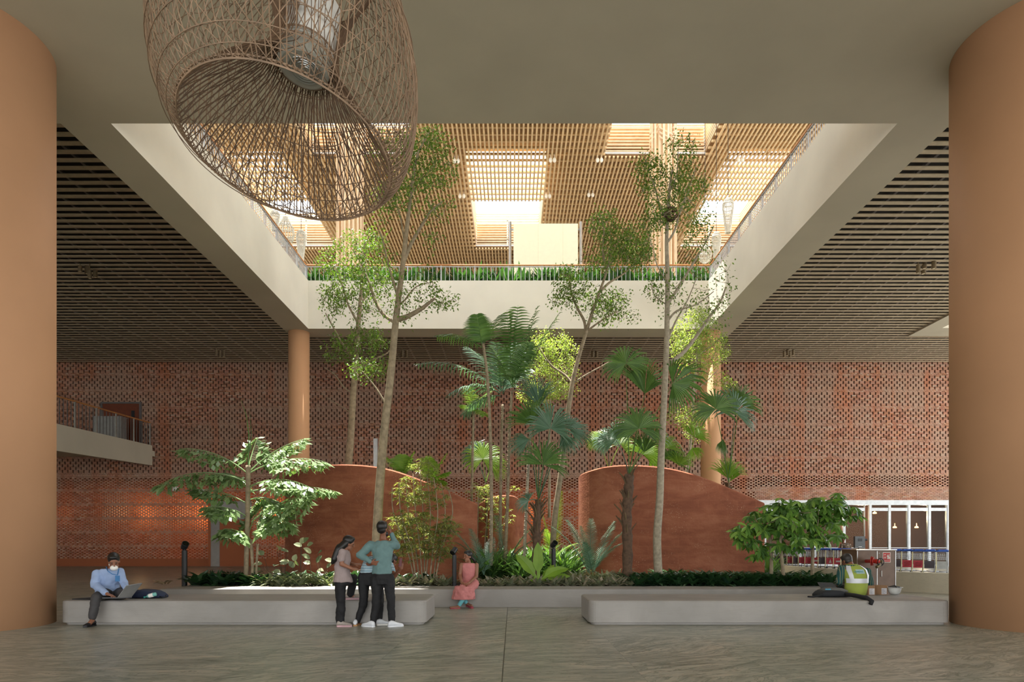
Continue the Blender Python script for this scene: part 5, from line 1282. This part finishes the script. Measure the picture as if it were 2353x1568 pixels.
# ---- man in high visibility vest, back to us, on the bench
Y=13.05
th=person(P(1963,1370,Y),'seated man in a yellow high visibility vest over a green striped shirt, back to us')
head=A(1946,1291,.1); S=X3; Fv=Yv; hip=V((A(1966,0).x,Y+.02,BH+.1)); fd=V((-.45,1,-.7))
b=MB(); headm(b,head,fd,(-.1,.5,1),1.05); rc(b,head+V((.03,-.05,-.03)),.06,A(1956,1306,.0),.065)
torso(b,[(hip,S,.18,.13,Fv),(A(1967,1345,0),S,.18,.13,Fv),(A(1966,1325,-.02),S,.19,.13,Fv),(A(1963,1308,.0),S,.2,.12,Fv),(A(1958,1299,.03),S,.12,.09,Fv)])
sl_=A(1935,1308,.05); el_=A(1929,1336,.05); wl_=A(1930,1346,.3); sr_=A(1992,1315,.04); er_=A(1999,1340,.06); wr_=A(1992,1347,.3)
for s_,e_,w_ in ((sl_,el_,wl_),(sr_,er_,wr_)): rc(b,s_,.055,e_,.045); rc(b,e_,.045,w_,.03); hand(b,w_,(0,1,-.2),(1,0,0),(0,0,-1),.17,.3)
for sg in(-1,1): h_=hip+V((sg*.09,.1,0)); k_=V((h_.x+sg*.04,h_.y+.42,BH+.1)); a_=V((k_.x,k_.y+.12,.12)); rc(b,h_,.09,k_,.06); rc(b,k_,.06,a_,.04)
remesh(b.build('body',M['skin'],th,smooth=True),.008,3); eyes(head,fd,(-.1,.5,1),th)
b=MB()
for s_,e_,w_ in ((sl_,el_,wl_),(sr_,er_,wr_)): rc(b,s_,.078,e_,.066); rc(b,e_,.066,w_,.045)
torso(b,[(A(1966,1330,-.02),S,.18,.12,Fv),(A(1963,1308,.02),S,.19,.11,Fv),(A(1956,1299,.02),S,.11,.09,Fv)]); remesh(b.build('shirt',M['stripegreen'],th,smooth=True),.010,3)
VR=[(V((A(1966,0).x,Y-.01,BH+.005)),.19,.155),(A(1967,1352,-.01),.215,.16),(A(1968,1337,-.01),.215,.165),(A(1967,1322,-.01),.225,.16),(A(1964,1309,.01),.215,.14),(A(1960,1301,.03),.15,.11),(A(1957,1297,.04),.1,.09)]
b=MB(); torso(b,[(c,S,w_,d_,Fv) for c,w_,d_ in VR],28); vest=b.build('vest',M['hivis'],th,smooth=True)
def vband(u0,u1,x0,x1,e,mat,name,par):
    # strip lying on the back of the vest between two heights, x in -1..1 (at bottom, at top)
    b=MB(); rows=6; cols=12; vs=[]
    for i in range(rows+1):
        u=u0+(u1-u0)*i/rows; k=u*(len(VR)-1); j=min(int(k),len(VR)-2); t=k-j; c=V(VR[j][0]).lerp(VR[j+1][0],t); w_=VR[j][1]+(VR[j+1][1]-VR[j][1])*t; d_=VR[j][2]+(VR[j+1][2]-VR[j][2])*t
        for q in range(cols+1):
            xa=x0[0]+(x0[1]-x0[0])*i/rows; xb=x1[0]+(x1[1]-x1[0])*i/rows; x=max(-.995,min(.995,xa+(xb-xa)*q/cols)); y=-math.sqrt(1-x*x); vs.append(c+X3*(w_+e)*x+Yv*(d_+e)*y)
    fs=[(i*(cols+1)+q,i*(cols+1)+q+1,(i+1)*(cols+1)+q+1,(i+1)*(cols+1)+q) for i in range(rows) for q in range(cols)]
    b.add(vs,fs); return b.build(name,mat,par,smooth=True)
vband(.30,.42,(-.97,-.97),(.97,.97),.006,M['reflect'],'reflective_band',vest)
vband(.42,.90,(-.78,-.98),(-.5,-.6),.006,M['reflect'],'reflective_band',vest)
vband(.42,.90,(.62,.72),(.9,.98),.006,M['reflect'],'reflective_band',vest)
pn=vband(.55,.68,(-.26,-.26),(.46,.46),.009,plain('pale_patch','a9c4c4',.7),'back_patch',vest)
def text(s,loc,size,mat,parent,rot=(PI/2,0,0),name='lettering',ext=.002,align='CENTER'):
    cu=bpy.data.curves.new(name,'FONT'); cu.body=s; cu.size=size; cu.extrude=ext; cu.align_x=align; cu.align_y='CENTER'; o=bpy.data.objects.new(name,cu); COL.objects.link(o)
    dg=bpy.context.evaluated_depsgraph_get(); me=bpy.data.meshes.new_from_object(o.evaluated_get(dg)); bpy.data.objects.remove(o)
    me.materials.clear(); me.materials.append(mat); o=bpy.data.objects.new(name,me); COL.objects.link(o); o.rotation_euler=rot
    if parent: o.parent=parent; o.location=V(loc)-_wl(parent)
    else: o.location=loc
    return o
_wl=WL
tx=A(1973,1314.5,-.215); t_=text('SIEMENS',tx,.045,plain('logo_teal','2f8f96',.6),vest,(PI/2-.05,0,0)); t_.scale=(1.05,1,1)
hairm(th,head,fd,(-.1,.5,1),1.05,'hairg')
b=MB(); torso(b,[(hip-Z3*.02,S,.185,.14,Fv),(hip+Z3*.04,S,.175,.13,Fv)]); 
for sg in(-1,1): h_=hip+V((sg*.09,.1,0)); k_=V((h_.x+sg*.04,h_.y+.42,BH+.1)); a_=V((k_.x,k_.y+.12,.12)); rc(b,h_,.1,k_,.075); rc(b,k_,.075,a_,.055)
remesh(b.build('trousers',M['greytrouser'],th,smooth=True),.010,3)
for sg in(-1,1): shoe(th,V((hip.x+sg*.13,hip.y+.57,0)),(0,1,0),M['shoeb'],M['shoeb'])
# ---- far guard in patterned uniform
Y=35.5
cm=NT('patterned_uniform'); cm.fin(cm.ramp(cm.noise(9,detail=3),[(.4,'6b5a45'),(.5,'3a2f28'),(.6,'94806a')]),.85)
th=person(P(1943,1262,Y),'guard in a patterned uniform and dark cap behind the luggage trolleys')
base=V((P(1943,0,Y).x,Y,0)); head=base+V((-.02,-.02,1.52)); head=P(1938,1241,Y)
b=MB(); headm(b,head,(-.3,-1,-.3),(0,0,1),1.1); 
torso(b,[(V((base.x,Y,head.z-.72)),X3,.17,.12,-Yv),(V((base.x,Y,head.z-.5)),X3,.17,.12,-Yv),(V((base.x,Y,head.z-.28)),X3,.2,.12,-Yv),(V((base.x,Y,head.z-.17)),X3,.1,.08,-Yv)]); rc(b,head-Z3*.08,.055,head-Z3*.18,.06)
for sg in(-1,1):
    s_=V((base.x+sg*.2,Y,head.z-.27)); e_=V((base.x+sg*.27,Y-.05,head.z-.55)); w_=V((base.x+sg*.14,Y-.28,head.z-.62)); rc(b,s_,.055,e_,.045); rc(b,e_,.045,w_,.03); hand(b,w_,(-sg*.5,-1,0),(0,0,1),(0,0,-1),.17,.4)
    h_=V((base.x+sg*.09,Y,head.z-.75)); k_=V((base.x+sg*.1,Y-.02,.45)); a_=V((base.x+sg*.11,Y,.08)); rc(b,h_,.085,k_,.06); rc(b,k_,.06,a_,.04)
remesh(b.build('body',M['skin'],th,smooth=True),.012,2)
b=MB(); torso(b,[(V((base.x,Y,head.z-.8)),X3,.19,.14,-Yv),(V((base.x,Y,head.z-.5)),X3,.185,.135,-Yv),(V((base.x,Y,head.z-.28)),X3,.215,.135,-Yv),(V((base.x,Y,head.z-.17)),X3,.12,.1,-Yv)])
for sg in(-1,1):
    s_=V((base.x+sg*.2,Y,head.z-.27)); e_=V((base.x+sg*.27,Y-.05,head.z-.55)); w_=V((base.x+sg*.17,Y-.22,head.z-.61)); rc(b,s_,.07,e_,.06); rc(b,e_,.06,w_,.045)
    h_=V((base.x+sg*.09,Y,head.z-.8)); k_=V((base.x+sg*.1,Y-.02,.45)); a_=V((base.x+sg*.11,Y,.1)); rc(b,h_,.1,k_,.075); rc(b,k_,.075,a_,.06)
remesh(b.build('uniform',cm.m,th,smooth=True),.014,3)
b=MB(); b.lathe([(.09,-.01),(.115,.03),(.12,.06),(.08,.085),(.001,.09)],head+V((0,0,.06)),16,True); b.obox(head+V((-.03,-.11,.06)),X3,Yv,Z3,.06,.05,.006); b.build('cap',M['black'],th)
for sg in(-1,1): shoe(th,V((base.x+sg*.11,Y+.07,0)),(0,-1,0),M['shoeb'],M['shoeb'])
# ---------------------------------------------------------------- fire cabinet
M['cabbrown']=plain('brown_enamel','6b5546',.4,.1); M['redp']=plain('red_enamel','b0251c',.35); M['signred']=plain('sign_red','b82a2a',.5)
Y=17.0; x0=P(1968,0,Y).x; x1=P(2058,0,Y).x; zt=P(0,1263,Y).z
cb=thing('fire_cabinet',((x0+x1)/2,Y,0),'brown metal fire hydrant cabinet with a red valve on its front','cabinet')
b=MB(); b.box(x0,x1,Y,Y+.75,.0,zt-.02); b.build('body',M['cabbrown'],cb)
b=MB(); b.box(x0-.02,x1+.02,Y-.03,Y+.77,zt-.02,zt); b.build('top_panel',M['steel'],cb)
xm=P(2014.5,0,Y).x
for (a,c) in ((x0+.03,xm-.012),(xm+.012,x1-.03)):
    b=MB(); b.box(a,c,Y-.02,Y,.05,zt-.05); d=b.build('door',M['cabbrown'],cb)
    if a>xm:
        hx=P(2023.5,0,Y).x; z0=P(0,1325,Y).z; z1=P(0,1312,Y).z; q=MB(); q.tube([(hx,Y-.02,z0),(hx,Y-.05,z0),(hx,Y-.05,z1),(hx,Y-.02,z1)],.008,6); q.build('handle',M['steel'],d)
        q=MB(); p=P(2019,1272,Y); q.ell((p.x,Y-.022,p.z),.012,.008,.014,10,6); q.build('lock',M['steel'],d)
for x_ in (x0+.012,xm,x1-.012):
    b=MB(); b.box(x_-.008,x_+.008,Y-.026,Y-.0,.04,zt-.04); b.build('trim_strip',M['steel'],cb)
# sign
p0=P(2027,1270,Y); p1=P(2045,1293,Y); ys=Y-.023
b=MB(); b.box(p0.x,p1.x,ys-.004,ys,p1.z,p0.z); sg=b.build('sign_plate',M['white'],cb)
b=MB(); e=.012; b.box(p0.x+e,p1.x-e,ys-.007,ys-.004,p1.z+e,p0.z-e); b.build('sign_field',M['signred'],sg)
b=MB(); w_=p1.x-p0.x; h_=p0.z-p1.z
for k in range(4):   # flame strokes
    bx=p0.x+w_*(.55+.09*k); bz=p1.z+h_*.32
    b.tube([(bx,ys-.009,bz),(bx+.012,ys-.009,bz+h_*.15),(bx-.006,ys-.009,bz+h_*.3),(bx+.012,ys-.009,bz+h_*.5)],[.006,.008,.007,.002],5)
b.tube([(p0.x+w_*.28+.022*math.cos(t/16*2*PI),ys-.009,p1.z+h_*.48+.022*math.sin(t/16*2*PI)) for t in range(17)],.004,4); b.ell((p0.x+w_*.28,ys-.009,p1.z+h_*.48),.009,.003,.009,8,5)
b.box(p0.x+w_*.14,p1.x-w_*.14,ys-.0085,ys-.006,p1.z+h_*.15,p1.z+h_*.18)
b.box(p0.x+w_*.14,p0.x+w_*.42,ys-.0085,ys-.006,p1.z+h_*.78,p1.z+h_*.81); b.box(p0.x+w_*.14,p0.x+w_*.38,ys-.0085,ys-.006,p1.z+h_*.72,p1.z+h_*.75)
b.build('sign_symbol',M['white'],sg)
# valve
c=P(2003,1290,Y-.3)
va=thing('hydrant_valve',(c.x,Y-.3,c.z),'red hydrant valve with a black handwheel on the fire cabinet','valve')
def disc(b,c,d,r,t,n=24): b.tube([V(c)-V(d)*t/2,V(c)+V(d)*t/2],r,n)
b=MB(); dv=V((.75,-.62,-.03)).normalized(); s0=V((P(1990,1290,Y).x,Y-.01,P(0,1290,Y).z)); b.tube([s0,s0+V((0,-.1,0)),c],.045,12); disc(b,c,dv,.115,.02); disc(b,c+dv*.035,dv,.105,.02); b.ell(c+dv*.12,.07,.08,.06,14,8); b.tube([c,c+dv*.1],.05,12); b.build('flange',M['redp'],va,smooth=False)
b=MB()
for k in range(6):
    a=2*PI*k/6; u=V((0,0,1)); s_=dv.cross(u).normalized(); q=c+dv*.045+(u*math.cos(a)+s_*math.sin(a))*.085; b.tube([q-dv*.02,q+dv*.012],.012,6)
b.build('bolts',M['steel'],va)
b=MB(); m=c+dv*.13; b.tube([m,m+V((.03,-.02,-.1)),m+V((-.06,-.06,-.14))],[.045,.04,.035],10); b.tube([m,m+V((.09,-.06,0))],.03,8); b.build('outlet',plain('bronze_green','6d6242',.5,.4),va)
wc=P(2024,1292,Y-.42); b=MB(); n_=V((.3,-1,.0)).normalized(); u=V((0,0,1)); s_=n_.cross(u).normalized(); rr=.092
b.tube([wc+(u*math.cos(t/20*2*PI)+s_*math.sin(t/20*2*PI))*rr for t in range(21)],.011,6)
for k in range(5): a=2*PI*k/5; b.tube([wc,wc+(u*math.cos(a)+s_*math.sin(a))*rr],.009,5)
b.ell(wc,.02,.02,.02,8,6); b.tube([wc,m+V((.08,-.05,0))],.012,6); b.build('handwheel',M['black'],va)
# ---------------------------------------------------------------- boxes, helmet, bags
card=plain('cardboard','8f6e50',.85); lab_=plain('white_label','c9c8cc',.6)
def cbox(px0,px1,pt,pb,Y,dx,dy,label):
    a=P(px0,pb,Y); c=P(px1,pt,Y); t=thing('cardboard_box',((a.x+c.x)/2,Y,BH),label,'box'); z0=BH; z1=BH+(c.z-a.z)
    b=MB(); vs=[(a.x,Y,z0),(c.x,Y,z0),(c.x+dx,Y+dy,z0),(a.x+dx,Y+dy,z0)]; vs=vs+[(x,y,z1) for x,y,_ in vs]; b.add(vs,[(0,3,2,1),(4,5,6,7),(0,1,5,4),(1,2,6,5),(2,3,7,6),(3,0,4,7)]); b.build('carton',card,t)
    w_=c.x-a.x; h_=z1-z0; b=MB(); b.box(a.x+w_*.16,c.x-w_*.1,Y-.003,Y,z0+h_*.06,z0+h_*.7); l=b.build('label',lab_,t)
    b=MB()
    for k in range(7): zz=z0+h_*(.12+.08*k); xx_=a.x+w_*.22; 
    for k in range(7):
        zz=z0+h_*(.12+.08*k); b.box(a.x+w_*.22,a.x+w_*R.uniform(.45,.82),Y-.0045,Y-.003,zz,zz+.005)
    b.build('label_lines',M['darkrail'],l)
cbox(1995,2011,1349,1371,13.0,-.12,.28,'small brown cardboard box with a white label, right beside the man in the vest')
cbox(2023,2039,1346,1368,13.08,-.2,.2,'small brown cardboard box with a white label, next to the white helmet')
hc=P(2055,1352,13.12); t=thing('safety_helmet',(hc.x,13.12,BH),'white safety helmet lying upside down on the right bench','helmet')
b=MB(); b.lathe([(.02,.0),(.07,.01),(.105,.05),(.12,.11),(.125,.135),(.15,.14),(.148,.145),(.118,.14),(.1,.06),(.03,.02)],(hc.x,13.12,BH),24); b.build('shell',plain('helmet_white','d5d6d2',.35),t,smooth=True)
b=MB()
for k in range(14): a=R.uniform(0,6.3); b.tube([V((hc.x,13.12,BH+.135))+V((.1*math.cos(a),.1*math.sin(a),0)),V((hc.x,13.12,BH+.155+R.random()*.02)),V((hc.x,13.12,BH+.14))+V((.11*math.cos(a+2.4),.11*math.sin(a+2.4),0))],.016,6)
remesh(b.build('gloves',M['black'],t,smooth=True),.012,2)
def bagmesh(b,cx,cy,z0,L,W,H,rz,n=20,wob=.12):
    rings=[]
    for i in range(9):
        t=i/8; x=-L/2+L*t; k=(1-abs(2*t-1)**3.2); w_=W/2*(.55+.45*k); h_=H*(.45+.55*k)*(1-.25*t)
        r_=[]
        for q in range(n):
            a=2*PI*q/n; yy=w_*math.copysign(abs(math.cos(a))**.6,math.cos(a)); zz=h_/2+h_/2*math.copysign(abs(math.sin(a))**.6,math.sin(a)); 
            p=V((x,yy,zz)); nz=noise.noise(p*9+V((cx,cy,0)))*wob*H*(1 if zz>.03 else .0); p.z+=nz; p.z=max(p.z,.002); r_.append(V((cx+p.x*math.cos(rz)-p.y*math.sin(rz),cy+p.x*math.sin(rz)+p.y*math.cos(rz),z0+p.z)))
        rings.append(r_)
    b.loft(rings,True)
c=P(1925,1372,12.4); t=thing('backpack',(c.x,12.6,BH),'grey and black backpack lying on the right bench beside the man in the vest','backpack')
b=MB(); bagmesh(b,c.x,12.65,BH,.62,.42,.15,.12); b.build('body',plain('pack_black','202226',.8),t,smooth=True)
b=MB(); bagmesh(b,c.x+.04,12.66,BH+.085,.48,.32,.10,.12); b.build('front_pocket',plain('pack_grey','5c5c58',.8),t,smooth=True)
b=MB(); b.tube([V((c.x+.18,12.5,BH+.06)),V((c.x+.24,12.2,BH+.05)),V((c.x+.27,11.9,BH+.035)),V((c.x+.29,11.77,BH-.01)),V((c.x+.26,11.76,BH-.06))],[.035,.04,.04,.038,.036],8); b.tube([V((c.x-.2,12.5,BH+.05)),V((c.x-.36,12.42,BH+.03)),V((c.x-.45,12.45,BH+.012)),V((c.x-.5,12.5,BH+.01))],.018,6); b.build('strap',plain('strap_black','1c1d20',.8),t,smooth=True)
b=MB(); b.obox((c.x-.15,12.46,BH+.15),X3,Yv,Z3,.05,.006,.012); b.build('tag',plain('blue_tag','4a90a8',.6),t)
lp=thing('laptop',tuple(V((P(1890,0,12.9).x,12.9,BH))),'dark open laptop standing on the bench behind the grey backpack','laptop')
a=P(1878,1339,13.0); c2=P(1914,1340,13.0); d2=P(1924,1352,12.85); e2=P(1890,1358,12.85)
for p in (d2,e2): p.z=max(p.z,BH+.03)
b=MB(); nn=V((0,.012,.004)); b.add([a,c2,d2,e2]+[p+nn for p in (a,c2,d2,e2)],[(3,2,1,0),(4,5,6,7),(0,1,5,4),(1,2,6,5),(2,3,7,6),(3,0,4,7)]); b.build('lid',plain('laptop_dark','3f4143',.5),lp)
b=MB(); q=V((.0,.22,0)); b.add([e2,d2,d2+q,e2+q]+[p-Z3*.018 for p in (e2,d2,d2+q,e2+q)],[(0,1,2,3),(7,6,5,4),(0,4,5,1),(1,5,6,2),(2,6,7,3),(3,7,4,0)]); b.build('keyboard_base',plain('laptop_base_dark','2c2d2f',.5),lp)
c=P(334,1372,12.3); t=thing('backpack',(c.x,12.35,BH),'navy blue backpack lying on the left bench beside the laptop','backpack')
b=MB(); bagmesh(b,c.x,12.4,BH,.62,.4,.17,.05); b.build('body',plain('pack_navy','1f2a45',.8),t,smooth=True)
b=MB(); b.tube([V((c.x+.25,12.3,BH+.04)),V((c.x+.34,12.22,BH+.02)),V((c.x+.4,12.25,BH+.03)),V((c.x+.36,12.32,BH+.05))],.012,6); b.build('strap',M['black'],t,smooth=True)
p=P(345,1368,12.15); t=thing('water_bottle',tuple(p),'clear water bottle with teal label tucked in the navy backpack','bottle'); d=V((1,0,.28)).normalized()
p=V((p.x,12.17,BH+.06)); b=MB(); b.tube([p-d*.1,p-d*.07,p-d*.05,p+d*.09,p+d*.1],[.014,.018,.034,.035,.028],12); b.build('bottle_body',plain('bottle_teal','6fb0aa',.2),t,smooth=True)
b=MB(); b.tube([p-d*.03,p+d*.05],.0365,12); b.build('label',M['white'],t); b=MB(); b.tube([p-d*.125,p-d*.1],.017,10); b.build('cap',plain('teal_cap','3fa39a',.4),t)
b=MB(); c=P(210,1377,12.2); b.add([V((c.x-.22,12.0,BH+.004)),V((c.x+.4,11.98,BH+.004)),V((c.x+.42,12.3,BH+.004)),V((c.x-.1,12.3,BH+.004)),V((c.x-.22,12.0,BH+.016)),V((c.x+.4,11.98,BH+.016)),V((c.x+.42,12.3,BH+.016)),V((c.x-.1,12.3,BH+.016))],[(3,2,1,0),(4,5,6,7),(0,1,5,4),(1,2,6,5),(2,3,7,6),(3,0,4,7)])
tag(b.build('laptop_sleeve',plain('sleeve_black','232021',.85)),'flat black laptop sleeve on the bench under the seated man','sleeve')
# ---------------------------------------------------------------- garden spotlights on posts
def bollard(px,pt,pw,Y,hx,hz,label):
    c=P(px,pt,Y); r=pw/2*Y/F; t=thing('garden_spotlight',(c.x,Y,.3),label,'spotlight')
    b=MB(); b.tube([(c.x,Y,.28),(c.x,Y,c.z)],r,16); b.ell((c.x,Y,c.z),r,r,r*.3,14,5); b.build('post',M['black'],t,smooth=False)
    b=MB(); b.tube([(c.x,Y,c.z),(c.x,Y,c.z+.05)],r*.35,8); b.build('bracket',M['black'],t)
    h=V((c.x,Y,c.z+.11)); d=V((hx,-.5,hz)).normalized(); b=MB(); b.tube([h-d*.09,h-d*.07,h+d*.05,h+d*.1],[r*.75,r*1.15,r*1.3,r*1.35],16,True); b.build('lamp_head',plain('spot_black','26272b',.4),t)
    b=MB(); b.tube([h+d*.1,h+d*.105],r*1.1,14); b.build('lens',plain('dark_lens','0c0c0e',.1),t)
bollard(424,1266,12,16.6,.5,.6,'black post spotlight at the left end of the bed')
bollard(1044,1276,10,16.5,-.3,-.45,'black post spotlight just left of the seated woman')
bollard(1272,1262,10,17.6,.3,.4,'black post spotlight behind the broad leaved plant in the centre')
# ---------------------------------------------------------------- luggage trolleys
M['blueh']=plain('blue_plastic','1f4a9c',.4); M['chrome']=plain('chrome','a8aaac',.3,.8); M['tpost']=plain('pale_yellow_post','d8d0a4',.5)
def trolley(label,pm,fig):
    t=thing('luggage_trolley',(0,0,0),label,'trolley','luggage trolleys in the row before the doors'); W=.46
    b=MB()
    for s in(-1,1): b.tube([(s*W/2,.45,.14),(s*W/2,-.3,.14),(s*W/2,-.4,.5),(s*W/2,-.42,1.0)],.016,6)
    b.tube([(-W/2,-.3,.14),(W/2,-.3,.14)],.014,5); b.tube([(-W/2,.45,.14),(W/2,.45,.14)],.014,5); b.build('frame',M['chrome'],t)
    b=MB(); b.tube([(-W/2-.01,-.34,.10),(-W/2-.02,-.47,.35),(-W/2-.02,-.47,.75),(-W/2,-.44,.98)],.022,6); b.build('upright',M['tpost'],t)
    b=MB(); b.tube([(-W/2-.04,-.43,1.02),(-W/2+.06,-.5,1.06),(W/2-.06,-.5,1.06),(W/2+.04,-.43,1.02)],[.03,.036,.036,.03],8); b.box(-W/2,W/2,-.44,-.3,.99,1.03); b.build('handle',M['blueh'],t)
    b=MB()
    for k in range(7): x=-W/2+W*k/6; b.tube([(x,-.42,.93),(x,-.42,.66),(x,-.15,.66),(x,-.1,.9)],.005,4)
    for z in (.66,.75,.84,.93): b.tube([(-W/2,-.42,z),(W/2,-.42,z)],.006,4)
    b.build('basket',M['chrome'],t)
    b=MB(); b.box(-W/2+.03,W/2-.03,-.44,-.42,.28,.6); p=b.build('sign_panel',pm,t)
    if fig:
        b=MB()
        if fig==1: b.add([(-.09,-.447,.34),(.05,-.447,.34),(-.01,-.447,.54),(-.09,-.442,.34),(.05,-.442,.34),(-.01,-.442,.54)],[(0,1,2),(5,4,3),(0,3,4,1),(1,4,5,2),(2,5,3,0)])
        elif fig==2: b.box(-.12,.12,-.446,-.441,.39,.47)
        else:
            for k in range(3): b.tube([(-.13,-.443,.34+.07*k),(-.03,-.443,.39+.07*k),(.03,-.443,.36+.07*k),(.13,-.443,.43+.07*k)],.008,4)
        b.build('sign_mark',plain('mark_pale','b9aca6',.6) if fig!=3 else plain('mark_dark','5a1c20',.6),p)
    for s in(-1,1):
        b=MB(); b.tube([(s*W/2-.015,-.3,.07),(s*W/2+.015,-.3,.07)],.07,12); b.build('wheel',M['black'],t)
    b=MB(); b.tube([(-.015,.42,.06),(.015,.42,.06)],.06,12); b.build('wheel',M['black'],t)
    return reg(t)
red_=plain('panel_red','a01f2c',.5); dk_=plain('panel_dark','33292c',.5); gy_=plain('panel_grey','8a8a86',.5)
pr=[trolley('luggage trolley with blue handle and a red panel showing a pale triangle',red_,1),trolley('luggage trolley with blue handle and a red panel showing a pale bar',red_,2),trolley('luggage trolley with blue handle and a red panel with dark scribble marks',red_,3),trolley('luggage trolley with blue handle and a plain dark panel',dk_,0),trolley('luggage trolley with blue handle and a plain grey panel, farthest right of the row',gy_,0)]
used=set()
for x,k in ((1770,3),(1785,3),(1800,3),(1815,2),(1828,3),(1841,2),(1856,2),(1871,1),(1886,3),(1903,0),(1921,1),(1938,3),(2052,3),(2076,2),(2101,2),(2126,3),(2155,4)):
    Y=37.5-(x-1800)*.0237; p=((x-CX)*Y/F,Y,0)
    if k in used: cpy(pr[k],p,-.18)
    else: pr[k].location=p; pr[k].rotation_euler=(0,0,-.18); used.add(k)
# grey kiosk box on a post and its little side camera
Y=30.0; a=P(1965,1233,Y); c=P(1988,1260,Y); t=thing('access_terminal',((a.x+c.x)/2,Y,0),'grey square terminal box on a post behind the fire cabinet','terminal')
b=MB(); b.box(a.x,c.x,Y,Y+.15,c.z,a.z); b.build('housing',plain('terminal_grey','55595c',.5),t)
b=MB(); b.box(a.x+.13,c.x-.13,Y-.01,Y,a.z-.22,a.z-.1); b.build('screen',M['black'],t); b=MB(); b.box(a.x+.15,c.x-.15,Y-.006,Y,c.z+.05,c.z+.07); b.build('name_strip',M['white'],t)
b=MB(); b.box((a.x+c.x)/2-.04,(a.x+c.x)/2+.04,Y+.03,Y+.11,0,c.z); b.build('post',M['darkrail'],t); b=MB(); b.tube([(c.x,Y+.05,a.z-.15),(c.x+.1,Y+.05,a.z-.15)],.05,8); b.build('side_camera',M['black'],t)
